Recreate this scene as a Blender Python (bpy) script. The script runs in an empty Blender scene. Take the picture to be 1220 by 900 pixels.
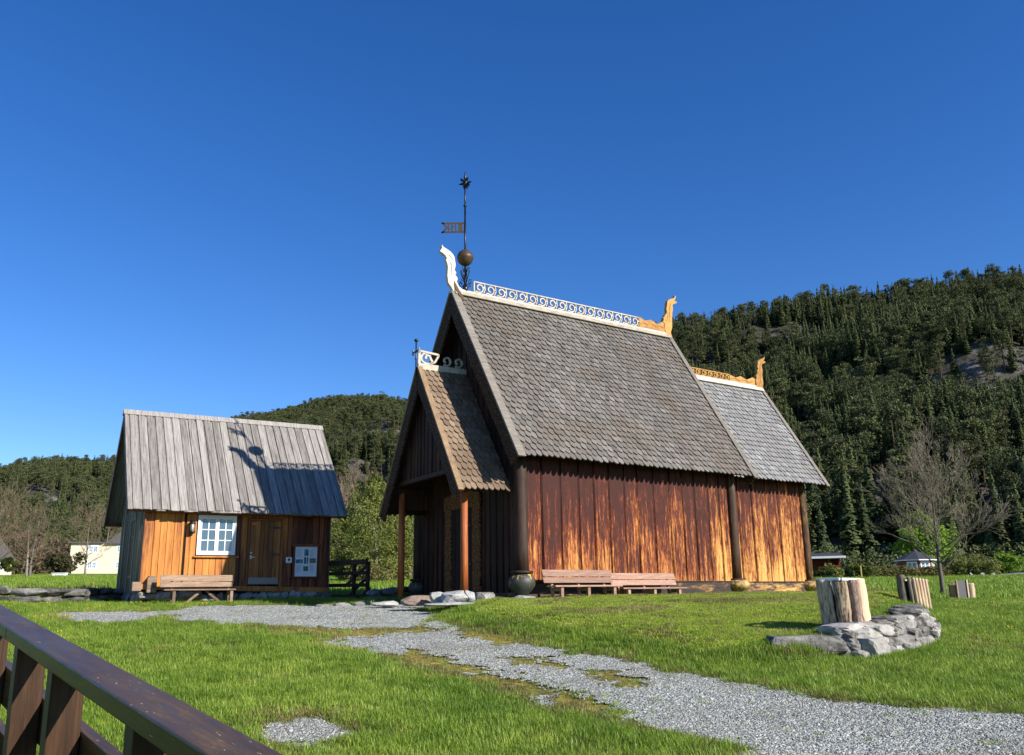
import bpy, bmesh, math, random
import numpy as np
from mathutils import Vector, Matrix, noise as mnoise
random.seed(7); RNG = np.random.default_rng(11)
S = bpy.context.scene
COL = S.collection
PI = math.pi

# ------------------------------------------------------------------ camera frame (metres, eye height is z = 0)
F_PX, CX, CY, PITCH, ROLL = 1050.92, 610.0, 450.0, 0.246, -0.0156
def ray(px, py):
    c, s = math.cos(ROLL), math.sin(ROLL)
    a, b = px-CX, py-CY
    X = c*a+s*b; Y = -s*a+c*b
    c, s = math.cos(PITCH), math.sin(PITCH)
    v = -Y; d = F_PX
    return np.array([X, d*c-v*s, d*s+v*c])
def at(px, py, depth):
    r = ray(px, py); return Vector(r/r[1]*depth)

# ------------------------------------------------------------------ mesh builder
class MB:
    def __init__(self): self.v=[]; self.f=[]; self.r=[]; self.smooth=[]
    def add(self, vs, fs, rnd=None, smooth=False):
        o=len(self.v); self.v.extend([tuple(p) for p in vs])
        r=random.random() if rnd is None else rnd
        for f in fs: self.f.append(tuple(i+o for i in f)); self.r.append(r); self.smooth.append(smooth)
        return self
    def box(self, a, b, rnd=None):
        (x0,y0,z0),(x1,y1,z1)=a,b
        vs=[(x0,y0,z0),(x1,y0,z0),(x1,y1,z0),(x0,y1,z0),(x0,y0,z1),(x1,y0,z1),(x1,y1,z1),(x0,y1,z1)]
        return self.add(vs,[(0,3,2,1),(4,5,6,7),(0,1,5,4),(1,2,6,5),(2,3,7,6),(3,0,4,7)],rnd)
    def obox(self, c, ax, ay, az, rnd=None):   # centre and three half-axis vectors
        c,ax,ay,az=map(Vector,(c,ax,ay,az))
        vs=[c+sx*ax+sy*ay+sz*az for sz in(-1,1) for sx,sy in((-1,-1),(1,-1),(1,1),(-1,1))]
        return self.add(vs,[(0,3,2,1),(4,5,6,7),(0,1,5,4),(1,2,6,5),(2,3,7,6),(3,0,4,7)],rnd)
    def bar(self, p, q, w, h, up=(0,0,1), rnd=None):
        p,q=Vector(p),Vector(q); d=(q-p); L=d.length; d.normalize(); up=Vector(up)
        s=d.cross(up)
        if s.length<1e-4: s=d.cross(Vector((1,0,0)))
        s.normalize(); u=s.cross(d).normalized()
        return self.obox((p+q)/2, d*(L/2), s*(w/2), u*(h/2), rnd)
    def prism(self, pts, o, ax, ay, n, rnd=None):     # polygon (2D) extruded along vector n
        o,ax,ay,n=map(Vector,(o,ax,ay,n)); k=len(pts)
        a=[o+ax*x+ay*y for x,y in pts]; b=[p+n for p in a]
        fs=[tuple(range(k-1,-1,-1)),tuple(range(k,2*k))]+[(i,(i+1)%k,k+(i+1)%k,k+i) for i in range(k)]
        return self.add(a+b,fs,rnd)
    def tube(self, pts, rad, n=6, rnd=None, cap=True):
        pts=[Vector(p) for p in pts]; rad=[rad]*len(pts) if not hasattr(rad,'__len__') else rad
        vs=[]; prev=None
        for i,p in enumerate(pts):
            d=(pts[min(i+1,len(pts)-1)]-pts[max(i-1,0)])
            d=d.normalized() if d.length>1e-9 else Vector((0,0,1))
            if prev is None:
                s=d.cross(Vector((0,0,1)));
                if s.length<1e-3: s=Vector((1,0,0))
                s.normalize()
            else:
                s=prev-d*prev.dot(d)
                s=s.normalized() if s.length>1e-6 else d.orthogonal().normalized()
            prev=s; t=d.cross(s)
            for k in range(n):
                a=2*PI*k/n; vs.append(p+(s*math.cos(a)+t*math.sin(a))*rad[i])
        fs=[(i*n+k,i*n+(k+1)%n,(i+1)*n+(k+1)%n,(i+1)*n+k) for i in range(len(pts)-1) for k in range(n)]
        if cap and n>2: fs+= [tuple(range(n-1,-1,-1)), tuple(range((len(pts)-1)*n,len(pts)*n))]
        return self.add(vs,fs,rnd,True)
    def lathe(self, prof, c=(0,0,0), n=20, rnd=None):
        c=Vector(c); vs=[c+Vector((r*math.cos(2*PI*k/n),r*math.sin(2*PI*k/n),z)) for r,z in prof for k in range(n)]
        m=len(prof)
        fs=[(i*n+k,i*n+(k+1)%n,(i+1)*n+(k+1)%n,(i+1)*n+k) for i in range(m-1) for k in range(n)]
        fs+=[tuple(range(n-1,-1,-1)),tuple(range((m-1)*n,m*n))]
        return self.add(vs,fs,rnd,True)
    def rock(self, c, size, seed, rot=0, sub=3, blocky=.45, rnd=None, fac=14, lo=.58, hi=.84):
        bm=bmesh.new(); bmesh.ops.create_icosphere(bm, subdivisions=sub, radius=1)
        off=Vector((seed*13.7,seed*7.1,seed*3.3)); vs=[]
        rr=random.Random(int(seed*1000)); 
        planes=[Vector((rr.gauss(0,1),rr.gauss(0,1),rr.gauss(0,1))).normalized() for _ in range(fac)]
        ds=[rr.uniform(lo,hi) for _ in planes]
        cr,sr=math.cos(rot),math.sin(rot)
        for v in bm.verts:
            p=v.co.copy()
            m=max(abs(p.x),abs(p.y),abs(p.z)); p=p.lerp(p/m*.86,blocky)
            for pl,d in zip(planes,ds):
                k=p.dot(pl)-d
                if k>0: p-=pl*k*.97
            p*=1+.07*mnoise.noise(p*1.6+off)+.05*mnoise.noise(p*4.5+off)+.035*mnoise.noise(p*10+off)
            x,y,z=p.x*size[0],p.y*size[1],p.z*size[2]
            vs.append(Vector(c)+Vector((x*cr-y*sr,x*sr+y*cr,z)))
        fs=[tuple(v.index for v in f.verts) for f in bm.faces]; bm.free()
        return self.add(vs,fs,rnd,False)
    def mesh(self, name):
        me=bpy.data.meshes.new(name); me.from_pydata([tuple(v) for v in self.v],[],self.f); me.update()
        a=me.attributes.new('rnd','FLOAT','FACE'); a.data.foreach_set('value',np.array(self.r,dtype=np.float32))
        me.polygons.foreach_set('use_smooth',np.array(self.smooth,dtype=bool))
        return me
    def build(self, name, m, parent=None, bevel=0, loc=None):
        o=bpy.data.objects.new(name,self.mesh(name)); COL.objects.link(o); o.data.materials.append(m)
        if parent: o.parent=parent
        if loc is not None: o.location=loc
        if bevel:
            b=o.modifiers.new('Bevel','BEVEL'); b.width=bevel; b.segments=2; b.limit_method='ANGLE'; b.angle_limit=.6
        return o
def np_mesh(name, V, Fq, attrs=None, smooth=False):       # arrays: verts (n,3), faces (m,k)
    me=bpy.data.meshes.new(name); V=np.ascontiguousarray(V,np.float32); Fq=np.ascontiguousarray(Fq,np.int32); k=Fq.shape[1]
    me.vertices.add(len(V)); me.vertices.foreach_set('co',V.ravel())
    me.loops.add(Fq.size); me.loops.foreach_set('vertex_index',Fq.ravel())
    me.polygons.add(len(Fq)); me.polygons.foreach_set('loop_start',np.arange(0,Fq.size,k,dtype=np.int32))
    me.polygons.foreach_set('use_smooth',np.full(len(Fq),smooth))
    me.update(calc_edges=True)
    for n,(dom,arr) in (attrs or {}).items():
        a=me.attributes.new(n,'FLOAT',dom); a.data.foreach_set('value',np.ascontiguousarray(arr,np.float32))
    return me
def link(name, me, m=None, parent=None):
    o=bpy.data.objects.new(name,me); COL.objects.link(o)
    if m: me.materials.append(m)
    if parent: o.parent=parent
    return o
def tag(o, label=None, cat=None, group=None, kind=None):
    if label: o['label']=label
    if cat: o['category']=cat
    if group: o['group']=group
    if kind: o['kind']=kind
    return o
def empty(name, loc, rz, label, cat, group=None):
    o=bpy.data.objects.new(name,None); COL.objects.link(o); o.location=loc; o.rotation_euler=(0,0,rz); o.empty_display_size=.3
    return tag(o,label,cat,group)
def copy_tree(o, parent=None):
    c=o.copy(); COL.objects.link(c)
    if parent: c.parent=parent
    for ch in o.children: copy_tree(ch,c)
    return c

# ------------------------------------------------------------------ materials
class NT:
    def __init__(self, name):
        self.m=bpy.data.materials.new(name); self.m.use_nodes=True; self.t=self.m.node_tree; self.t.nodes.clear()
        self.out=self.t.nodes.new('ShaderNodeOutputMaterial')
    def n(self, typ, ins=None, **kw):
        x=self.t.nodes.new(typ)
        for k,v in kw.items(): setattr(x,k,v)
        for k,v in (ins or {}).items():
            s=x.inputs[k]
            if isinstance(v,bpy.types.NodeSocket): self.t.links.new(v,s)
            else: s.default_value=v
        return x
    def math(self, op, a, b=0., clamp=False):
        return self.n('ShaderNodeMath',{0:a,1:b},operation=op,use_clamp=clamp).outputs[0]
    def coord(self, kind='Object', scale=(1,1,1), rot=(0,0,0)):
        c=self.n('ShaderNodeTexCoord').outputs[kind]
        return self.n('ShaderNodeMapping',{'Vector':c,'Scale':scale,'Rotation':rot}).outputs[0]
    def noise(self, vec, scale=1., detail=4., rough=.6, dist=0.):
        return self.n('ShaderNodeTexNoise',{'Vector':vec,'Scale':scale,'Detail':detail,'Roughness':rough,'Distortion':dist}).outputs['Fac']
    def ramp(self, fac, stops, interp='LINEAR'):
        r=self.n('ShaderNodeValToRGB',{'Fac':fac}); cr=r.color_ramp; cr.interpolation=interp
        while len(cr.elements)<len(stops): cr.elements.new(.5)
        for e,(p,c) in zip(cr.elements,stops): e.position=p; e.color=(*c,1) if len(c)==3 else c
        return r.outputs[0]
    def mix(self, f, a, b, blend='MIX'):
        x=self.n('ShaderNodeMix',data_type='RGBA',blend_type=blend)
        for i,v in ((0,f),(6,a),(7,b)):
            s=x.inputs[i]
            if isinstance(v,bpy.types.NodeSocket): self.t.links.new(v,s)
            else: s.default_value=(*v,1) if hasattr(v,'__len__') and len(v)==3 else v
        return x.outputs[2]
    def attr(self, name='rnd'): return self.n('ShaderNodeAttribute',attribute_name=name).outputs['Fac']
    def oxyz(self, kind='Object'):
        s=self.n('ShaderNodeSeparateXYZ',{0:self.n('ShaderNodeTexCoord').outputs[kind]}); return s.outputs
    def vary(self, col, fac, amt):               # brightness variation by a 0..1 factor
        k=self.math('ADD',self.math('MULTIPLY',fac,2*amt),1-amt)
        g=self.n('ShaderNodeCombineXYZ',{0:k,1:k,2:k}).outputs[0]
        return self.mix(1.,col,g,'MULTIPLY')
    def finish(self, col, rough=.7, bump=None, bs=.3, bd=.01, metal=0., spec=.5, **extra):
        ins={'Base Color':col if isinstance(col,bpy.types.NodeSocket) else (*col,1),'Roughness':rough,'Metallic':metal,'Specular IOR Level':spec}
        if bump is not None: ins['Normal']=self.n('ShaderNodeBump',{'Height':bump,'Strength':bs,'Distance':bd}).outputs[0]
        ins.update(extra)
        b=self.n('ShaderNodeBsdfPrincipled',ins)
        self.t.links.new(b.outputs[0],self.out.inputs[0]); return self.m
def wood(name, stops, scale=(14,14,1.1), rnd=.25, rough=.75, bs=.35, spec=.3, kind='Object', knots=True):
    t=NT(name); v=t.coord(kind,scale)
    a=t.noise(v,1.,6.,.62,.6); b=t.noise(t.coord(kind,tuple(s*5 for s in scale)),1.,3.,.6)
    f=t.math('ADD',t.math('MULTIPLY',a,.7),t.math('MULTIPLY',b,.3))
    f=t.math('ADD',f,t.math('MULTIPLY',t.math('SUBTRACT',t.attr(),.5),.12))
    c=t.ramp(f,stops); c=t.vary(c,t.attr(),rnd)
    return t.finish(c,rough,f,bs,.02,spec=spec)
def plain(name, col, rough=.6, metal=0., var=.12, scale=3., bs=.15, spec=.4):
    t=NT(name); f=t.noise(t.coord('Object',(1,1,1)),scale,6.,.65)
    return t.finish(t.vary(t.mix(0.,col,col),f,var),rough,f,bs,.01,metal,spec)
def carved(name, lo, hi, scale=9.):
    t=NT(name); v=t.coord('Object')
    w=t.n('ShaderNodeTexVoronoi',{'Vector':v,'Scale':scale},feature='DISTANCE_TO_EDGE').outputs['Distance']
    w2=t.n('ShaderNodeTexWave',{'Vector':v,'Scale':scale*.55,'Distortion':9.,'Detail':1.,'Detail Scale':1.2},wave_type='RINGS').outputs['Fac']
    f=t.math('ADD',t.math('MULTIPLY',w,1.4),t.math('MULTIPLY',w2,.6),True)
    return t.finish(t.ramp(f,[(.2,lo),(.7,hi)]),.8,f,.9,.03,spec=.2)
M={}
M['roof_shingle']=None
def shingle_mat(name, cols, lich, rough=.6, rnd=.35, spec=.5):
    t=NT(name); v=t.coord('Object'); a=t.noise(v,.55,5.,.65); s=t.noise(t.coord('Object',(34,34,3.5)),1.,4.,.6)
    r=t.attr(); f=t.math('ADD',t.math('MULTIPLY',r,.55),t.math('MULTIPLY',s,.5))
    c=t.ramp(f,cols); c=t.mix(t.ramp(a,[(.48,(0,0,0)),(.66,(.65,.65,.65))]),c,lich)
    c=t.vary(c,t.noise(v,.22,3.,.5),.18)
    return t.finish(c,t.math('ADD',rough,t.math('MULTIPLY',s,.25)),s,.35,.01,spec=spec)
M['nave_shingle']=shingle_mat('nave_shingle',[(.15,(.060,.054,.048)),(.5,(.112,.102,.090)),(.85,(.19,.175,.157))],(.105,.078,.055))
M['chancel_shingle']=shingle_mat('chancel_shingle',[(.15,(.115,.113,.110)),(.5,(.19,.187,.182)),(.85,(.30,.297,.29))],(.17,.16,.15),.42,spec=.55)  # base colour lightened to carry the sheen of the lit shingles
M['porch_shingle']=shingle_mat('porch_shingle',[(.15,(.085,.058,.038)),(.5,(.17,.118,.076)),(.85,(.27,.195,.13))],(.12,.075,.045))
def tarred(name, u1, zlo, zhi, bias, ulin):
    # pine tar worn off in vertical streaks: dark maroon tar, red-orange thin tar, bare yellow pine
    t=NT(name); x=t.oxyz()
    a=t.noise(t.coord('Object',(7.,7.,.42)),1.,5.,.6,.4)
    b=t.noise(t.coord('Object',(26.,26.,2.6)),1.,5.,.65,.3)
    c=t.noise(t.coord('Object',(60.,60.,9.)),1.,3.,.7)
    blot=t.noise(t.coord('Object',(1.1,1.1,.5)),1.,3.,.55)
    h=t.n('ShaderNodeMapRange',{0:x[2],1:zlo,2:zhi,3:1.,4:0.}).outputs[0]
    u=t.n('ShaderNodeMapRange',{0:x[0],1:0.,2:u1,3:0.,4:1.}).outputs[0]
    f=t.math('ADD',t.math('MULTIPLY',a,.60),t.math('MULTIPLY',b,.66))
    f=t.math('ADD',f,t.math('MULTIPLY',c,.36)); f=t.math('ADD',f,t.math('MULTIPLY',blot,.30)); f=t.math('SUBTRACT',f,.435)
    f=t.math('ADD',f,t.math('MULTIPLY',t.math('SUBTRACT',t.attr(),.5),.07))
    f=t.math('ADD',f,t.math('MULTIPLY',h,.25)); f=t.math('ADD',f,t.math('MULTIPLY',u,ulin)); f=t.math('ADD',f,bias)
    red=t.ramp(f,[(.56,(.040,.0085,.005)),(.655,(.10,.019,.008)),(.69,(.21,.040,.014)),(.75,(.34,.085,.022)),(.84,(.46,.18,.042))])
    yel=t.ramp(f,[(.56,(.045,.011,.006)),(.655,(.12,.028,.010)),(.70,(.27,.095,.026)),(.76,(.45,.20,.05)),(.84,(.60,.34,.10))])
    k=t.math('ADD',t.math('MULTIPLY',u,.75),t.math('MULTIPLY',h,.40)); k=t.math('ADD',k,t.math('MULTIPLY',t.math('SUBTRACT',blot,.5),1.2),True)
    col=t.mix(k,red,yel)
    kn=t.n('ShaderNodeTexVoronoi',{'Vector':t.coord('Object',(3.2,3.2,1.5)),'Scale':1.},feature='F1').outputs['Distance']
    col=t.mix(t.ramp(kn,[(.05,(.85,.85,.85)),(.09,(0,0,0))]),col,(.05,.018,.012))
    return t.finish(col,t.ramp(f,[(.6,(.62,.62,.62)),(.85,(.75,.75,.75))]),t.math('ADD',b,c),.4,.015,spec=.2)
M['nave_wall']=tarred('nave_wall',13.,.3,4.2,-.090,.125)
M['front_wall']=wood('front_wall',[(.35,(.012,.006,.005)),(.55,(.032,.014,.009)),(.72,(.10,.042,.018))],(9,9,.7))  # dark brown wood, its colour lowered further to deepen the shade on the front
M['dark_post']=wood('dark_post',[(.42,(.024,.013,.009)),(.60,(.058,.029,.016)),(.69,(.17,.083,.03)),(.78,(.36,.21,.075))],(8,8,.8),rough=.65,rnd=.1)
M['old_post']=wood('old_post',[(.38,(.03,.016,.010)),(.54,(.085,.043,.018)),(.65,(.23,.13,.042)),(.77,(.40,.25,.08))],(9,9,2.2),rnd=.1)
M['red_post']=wood('red_post',[(.33,(.17,.04,.014)),(.52,(.34,.095,.026)),(.72,(.50,.20,.055))],(9,9,.7),rough=.6,rnd=.08)
M['sill']=wood('sill',[(.40,(.026,.017,.014)),(.53,(.05,.032,.024)),(.61,(.26,.14,.042)),(.70,(.46,.28,.09))],(1.2,4,6),rough=.6)
M['barge']=carved('barge',(.020,.011,.008),(.095,.056,.034),10.)
M['portal']=carved('portal',(.04,.018,.009),(.25,.12,.043),9.)
M['grey_plank']=wood('grey_plank',[(.3,(.10,.086,.072)),(.55,(.175,.155,.132)),(.75,(.28,.25,.215))],(1.5,16,16),rnd=.1)
M['tan_plank']=wood('tan_plank',[(.3,(.15,.095,.055)),(.5,(.26,.175,.10)),(.75,(.38,.28,.175))],(6,6,2),rnd=.06)
M['pale_wood']=wood('pale_wood',[(.28,(.26,.21,.155)),(.5,(.44,.39,.32)),(.7,(.60,.56,.49))],(3,8,8),rough=.7)
M['gold_wood']=wood('gold_wood',[(.3,(.20,.09,.02)),(.5,(.38,.19,.042)),(.72,(.50,.30,.09))],(5,5,5),rough=.6,rnd=.06)
M['iron']=plain('iron',(.035,.04,.05),.38,.75,.3,9.)
M['ball_iron']=plain('ball_iron',(.075,.05,.032),.5,.35,.4,7.,.3)
M['bulb']=None
t=NT('bulb'); f=t.noise(t.coord('Object',(5,5,2.2)),1.,6.,.65,.5); z=t.oxyz()
g=t.math('ADD',f,t.math('MULTIPLY',z[2],.30))
M['bulb']=t.finish(t.ramp(g,[(.66,(.035,.038,.030)),(.685,(.14,.10,.03)),(.71,(.50,.33,.07))]),.55,f,.3,.02)
t=NT('bulb_old'); f=t.noise(t.coord('Object',(9,9,2)),1.,6.,.65,.5)
M['bulb_old']=t.finish(t.ramp(f,[(.36,(.06,.038,.018)),(.47,(.24,.15,.048)),(.60,(.50,.34,.11))]),.6,f,.4,.02)
M['stone']=None
def stone_mat(name, stops, moss=0.):
    t=NT(name); v=t.coord('Object'); a=t.noise(v,1.7,8.,.68,.4); b=t.noise(v,9.,6.,.7)
    f=t.math('ADD',t.math('MULTIPLY',a,.6),t.math('MULTIPLY',b,.4)); f=t.math('ADD',f,t.math('MULTIPLY',t.math('SUBTRACT',t.attr(),.5),.22))
    c=t.ramp(f,stops)
    if moss: c=t.mix(t.ramp(t.noise(v,.9,4.,.6),[(.62,(0,0,0)),(.7,(moss,)*3)]),c,(.16,.15,.03))
    cr=t.n('ShaderNodeTexVoronoi',{'Vector':v,'Scale':5.},feature='DISTANCE_TO_EDGE').outputs['Distance']
    return t.finish(c,.85,t.math('ADD',f,t.math('MULTIPLY',t.ramp(cr,[(0,(0,0,0)),(.06,(1,1,1))]),.15)),.7,.04,spec=.2)
M['stone']=stone_mat('stone',[(.34,(.05,.047,.043)),(.43,(.15,.144,.132)),(.54,(.265,.255,.237)),(.7,(.42,.405,.375))],.6)
M['dark_stone']=stone_mat('dark_stone',[(.34,(.03,.029,.027)),(.46,(.09,.086,.08)),(.58,(.17,.163,.15)),(.72,(.30,.29,.27))],.7)
M['pale_stone']=stone_mat('pale_stone',[(.3,(.15,.15,.145)),(.5,(.31,.31,.30)),(.7,(.46,.46,.445))])
M['brown_stone']=stone_mat('brown_stone',[(.3,(.10,.07,.055)),(.5,(.20,.15,.12)),(.7,(.30,.23,.18))])
M['cabin_wood']=None
t=NT('cabin_wood'); a=t.noise(t.coord('Object',(9,9,.55)),1.,5.,.6,.5); b=t.noise(t.coord('Object',(40,40,2.5)),1.,4.,.6)
bl=t.noise(t.coord('Object',(1.6,1.6,.45)),1.,4.,.6)
f=t.math('ADD',t.math('MULTIPLY',a,.5),t.math('MULTIPLY',b,.25)); f=t.math('ADD',f,t.math('MULTIPLY',bl,.35))
f=t.math('ADD',f,t.math('MULTIPLY',t.math('SUBTRACT',t.attr(),.5),.16))
c=t.ramp(f,[(.38,(.06,.018,.008)),(.45,(.21,.062,.014)),(.53,(.40,.145,.024)),(.70,(.52,.225,.045))])
kn=t.n('ShaderNodeTexVoronoi',{'Vector':t.coord('Object',(5,5,2.4)),'Scale':1.},feature='F1').outputs['Distance']
c=t.mix(t.ramp(kn,[(.05,(.8,.8,.8)),(.10,(0,0,0))]),c,(.07,.022,.010))
M['cabin_wood']=t.finish(c,.6,t.math('ADD',a,b),.3,.015,spec=.35)
M['cabin_dark']=wood('cabin_dark',[(.32,(.05,.014,.009)),(.52,(.14,.04,.017)),(.7,(.30,.105,.03))],(9,9,.6),rough=.6)
M['cabin_door']=wood('cabin_door',[(.32,(.12,.040,.012)),(.52,(.29,.105,.026)),(.7,(.42,.18,.05))],(14,14,.7),rough=.6)
M['cabin_roof']=wood('cabin_roof',[(.28,(.055,.048,.043)),(.43,(.16,.147,.134)),(.57,(.265,.248,.23)),(.74,(.39,.37,.345))],(26,1.1,1.1),rnd=.13)
M['cabin_grey']=wood('cabin_grey',[(.3,(.10,.075,.05)),(.52,(.23,.18,.13)),(.72,(.37,.31,.24))],(10,10,.7))
M['bench_grey']=wood('bench_grey',[(.3,(.09,.06,.042)),(.52,(.19,.13,.09)),(.72,(.30,.215,.15))],(1.6,14,14))
M['bench_pink']=wood('bench_pink',[(.3,(.17,.10,.072)),(.52,(.30,.18,.13)),(.72,(.41,.27,.20))],(1.6,14,14))
M['fence_black']=wood('fence_black',[(.3,(.012,.008,.007)),(.52,(.028,.018,.014)),(.72,(.06,.038,.026))],(3,3,3),rough=.5)
M['fence_grey']=wood('fence_grey',[(.3,(.11,.10,.09)),(.52,(.2,.19,.17)),(.72,(.3,.28,.25))],(3,3,3))
M['white_paint']=plain('white_paint',(.78,.79,.78),.5,0,.06,2.)
M['glass']=plain('glass',(.055,.10,.15),.06,0,.1,2.,.0,spec=.9)
M['metal_sheet']=plain('metal_sheet',(.16,.165,.17),.45,.6,.15,4.)
M['black_dark']=plain('black_dark',(.008,.006,.005),.9,0,.2)
# varnished brown handrail with flaked pale scratches
t=NT('rail_paint'); v=t.coord('Object',(1.2,9,9)); a=t.noise(v,1.,5.,.6,.3); b=t.noise(t.coord('Object',(2.2,38,38)),1.,4.,.65)
c=t.ramp(t.math('ADD',t.math('MULTIPLY',a,.45),t.math('MULTIPLY',b,.55)),[(.35,(.036,.021,.010)),(.55,(.075,.044,.019)),(.72,(.145,.086,.037))])
sc=t.math('MULTIPLY',t.ramp(t.noise(t.coord('Object',(9,55,55)),1.,4.,.7),[(.655,(0,0,0)),(.69,(1,1,1))]),t.ramp(t.noise(t.coord('Object',(2.1,3,3)),1.,2.,.5),[(.5,(0,0,0)),(.6,(1,1,1))]))
M['rail_paint']=t.finish(t.mix(sc,c,(.50,.45,.38)),t.ramp(b,[(.3,(.30,.30,.30)),(.7,(.46,.46,.46))]),t.math('SUBTRACT',b,sc),.2,.005,spec=.12)
M['rail_post']=wood('rail_post',[(.32,(.016,.008,.004)),(.52,(.038,.018,.008)),(.72,(.075,.036,.016))],(26,26,1.6),rough=.5,spec=.2,rnd=.1,bs=.2)
M['bark']=wood('bark',[(.3,(.07,.06,.05)),(.5,(.15,.132,.11)),(.7,(.29,.265,.23))],(8,8,4))
M['twig']=wood('twig',[(.3,(.095,.08,.058)),(.5,(.17,.145,.105)),(.7,(.26,.225,.165))],(4,4,4))
M['twig_brown']=wood('twig_brown',[(.3,(.10,.072,.045)),(.5,(.17,.125,.08)),(.7,(.24,.18,.12))],(2,2,2))
M['conifer_bark']=plain('conifer_bark',(.10,.07,.05),.9)
def leafy(name, lo, mid, hi, trans=.3, scale=.6):
    t=NT(name); oi=t.n('ShaderNodeObjectInfo').outputs['Random']
    f=t.noise(t.coord('Object'),scale,4.,.6); f=t.math('ADD',t.math('MULTIPLY',f,.5),t.math('MULTIPLY',t.attr(),.3)); f=t.math('ADD',f,t.math('MULTIPLY',oi,.2))
    c=t.ramp(f,[(.28,lo),(.5,mid),(.72,hi)])
    d=t.n('ShaderNodeBsdfPrincipled',{'Base Color':c,'Roughness':.75,'Specular IOR Level':.15})
    tr=t.n('ShaderNodeBsdfTranslucent',{'Color':c})
    mx=t.n('ShaderNodeMixShader',{0:trans,1:d.outputs[0],2:tr.outputs[0]})
    t.t.links.new(mx.outputs[0],t.out.inputs[0]); return t.m
M['spruce_leaf']=leafy('spruce_leaf',(.026,.038,.015),(.060,.076,.027),(.11,.125,.044),.12)
M['pine_leaf']=leafy('pine_leaf',(.040,.052,.022),(.078,.094,.037),(.130,.142,.056),.12)
M['birch_leaf']=leafy('birch_leaf',(.10,.12,.028),(.155,.18,.04),(.23,.25,.065),.35)
M['young_leaf']=leafy('young_leaf',(.09,.17,.02),(.15,.25,.03),(.23,.33,.055),.4)
M['hedge_leaf']=leafy('hedge_leaf',(.085,.08,.025),(.135,.125,.04),(.19,.175,.06),.25)
M['bush_leaf']=leafy('bush_leaf',(.09,.11,.025),(.14,.16,.04),(.2,.21,.06),.3)
# ------------------------------------------------------------------ camera, sky, sun
cam=bpy.data.cameras.new('camera'); camo=bpy.data.objects.new('camera',cam); COL.objects.link(camo); S.camera=camo
cam.sensor_fit='HORIZONTAL'; cam.sensor_width=36; cam.lens=F_PX/1220*36; cam.clip_start=.05; cam.clip_end=5000
camo.matrix_world=Matrix.Rotation(PI/2+PITCH,4,'X')@Matrix.Rotation(ROLL,4,'Z')
AZ,EL=.993,.511
sdir=Vector((math.sin(AZ)*math.cos(EL),-math.cos(AZ)*math.cos(EL),math.sin(EL)))
sun=bpy.data.lights.new('sun','SUN'); sun.energy=5.0; sun.angle=math.radians(.5); sun.color=(1.,.93,.82)
suno=bpy.data.objects.new('sun',sun); COL.objects.link(suno); suno.rotation_mode='QUATERNION'; suno.rotation_quaternion=sdir.to_track_quat('Z','Y')
W=bpy.data.worlds.new('World'); S.world=W; W.use_nodes=True; wt=W.node_tree; bg=wt.nodes['Background']
sky=wt.nodes.new('ShaderNodeTexSky'); sky.sky_type='NISHITA'; sky.sun_disc=False; sky.sun_elevation=EL; sky.sun_rotation=math.atan2(sdir.x,sdir.y)
sky.altitude=200; sky.air_density=.95; sky.dust_density=.05; sky.ozone_density=4.0
hs=wt.nodes.new('ShaderNodeHueSaturation'); hs.inputs['Hue'].default_value=.5125; hs.inputs['Saturation'].default_value=1.27
wt.links.new(sky.outputs[0],hs.inputs['Color']); wt.links.new(hs.outputs[0],bg.inputs[0]); bg.inputs[1].default_value=.098
S.view_settings.view_transform='Standard'; S.view_settings.look='None'; S.view_settings.exposure=.78; S.view_settings.gamma=1; S.view_settings.use_curve_mapping=False
S.render.engine='CYCLES'
cy=S.cycles; cy.use_denoising=True; cy.max_bounces=6; cy.diffuse_bounces=3; cy.glossy_bounces=2; cy.transmission_bounces=3; cy.transparent_max_bounces=4
try: cy.denoiser='OPENIMAGEDENOISE'
except Exception: pass

# ------------------------------------------------------------------ terrain
def sm(a,b,x):
    t=np.clip((x-a)/(b-a),0,1); return t*t*(3-2*t)
BY=[-40,0,6,9,12,15,17,20,24,28,33]; BZ=[-1.95,-1.8,-1.62,-1.45,-1.27,-1.05,-.85,-.56,-.24,.0,.12]
def base(x,y):
    x=np.asarray(x,float); y=np.asarray(y,float)
    z=sum(np.interp(y+d,BY,BZ) for d in (-1.,-.5,0,.5,1.))/5
    s=.032-.010*np.clip(x/np.maximum(np.abs(y),1)/.45,-1.3,1)
    z=z+np.maximum(y-33,0)*s
    z=z-.34*sm(7,13,x)*sm(16,24,y)*(1-sm(38,70,y))
    z=z+.16*sm(-13,-16,x)*sm(24,29,y)*(1-sm(40,70,y))
    return z
def hit(px,py,fn=base):
    r=ray(px,py); r=r/r[1]; t=4.
    while t<400 and r[2]*t>float(fn(r[0]*t,t)): t*=1.01
    lo,hi=t/1.01,t
    for _ in range(20):
        mid=(lo+hi)/2
        if r[2]*mid>float(fn(r[0]*mid,mid)): lo=mid
        else: hi=mid
    return (r[0]*hi,hi)
def sdist(P,poly):         # signed distance of points (n,2) to a polygon, positive inside
    P=np.asarray(P,float); poly=np.asarray(poly,float); d=np.full(len(P),1e9); ins=np.zeros(len(P),bool)
    for a,b in zip(poly,np.roll(poly,-1,0)):
        e=b-a; w=P-a; t=np.clip((w@e)/max(e@e,1e-12),0,1); d=np.minimum(d,np.hypot(*(w-np.outer(t,e)).T))
        c=(a[1]>P[:,1])!=(b[1]>P[:,1])
        with np.errstate(divide='ignore',invalid='ignore'):
            xi=(b[0]-a[0])*(P[:,1]-a[1])/(b[1]-a[1])+a[0]
        ins^=c&(P[:,0]<xi)
    return np.where(ins,d,-d)
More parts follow.
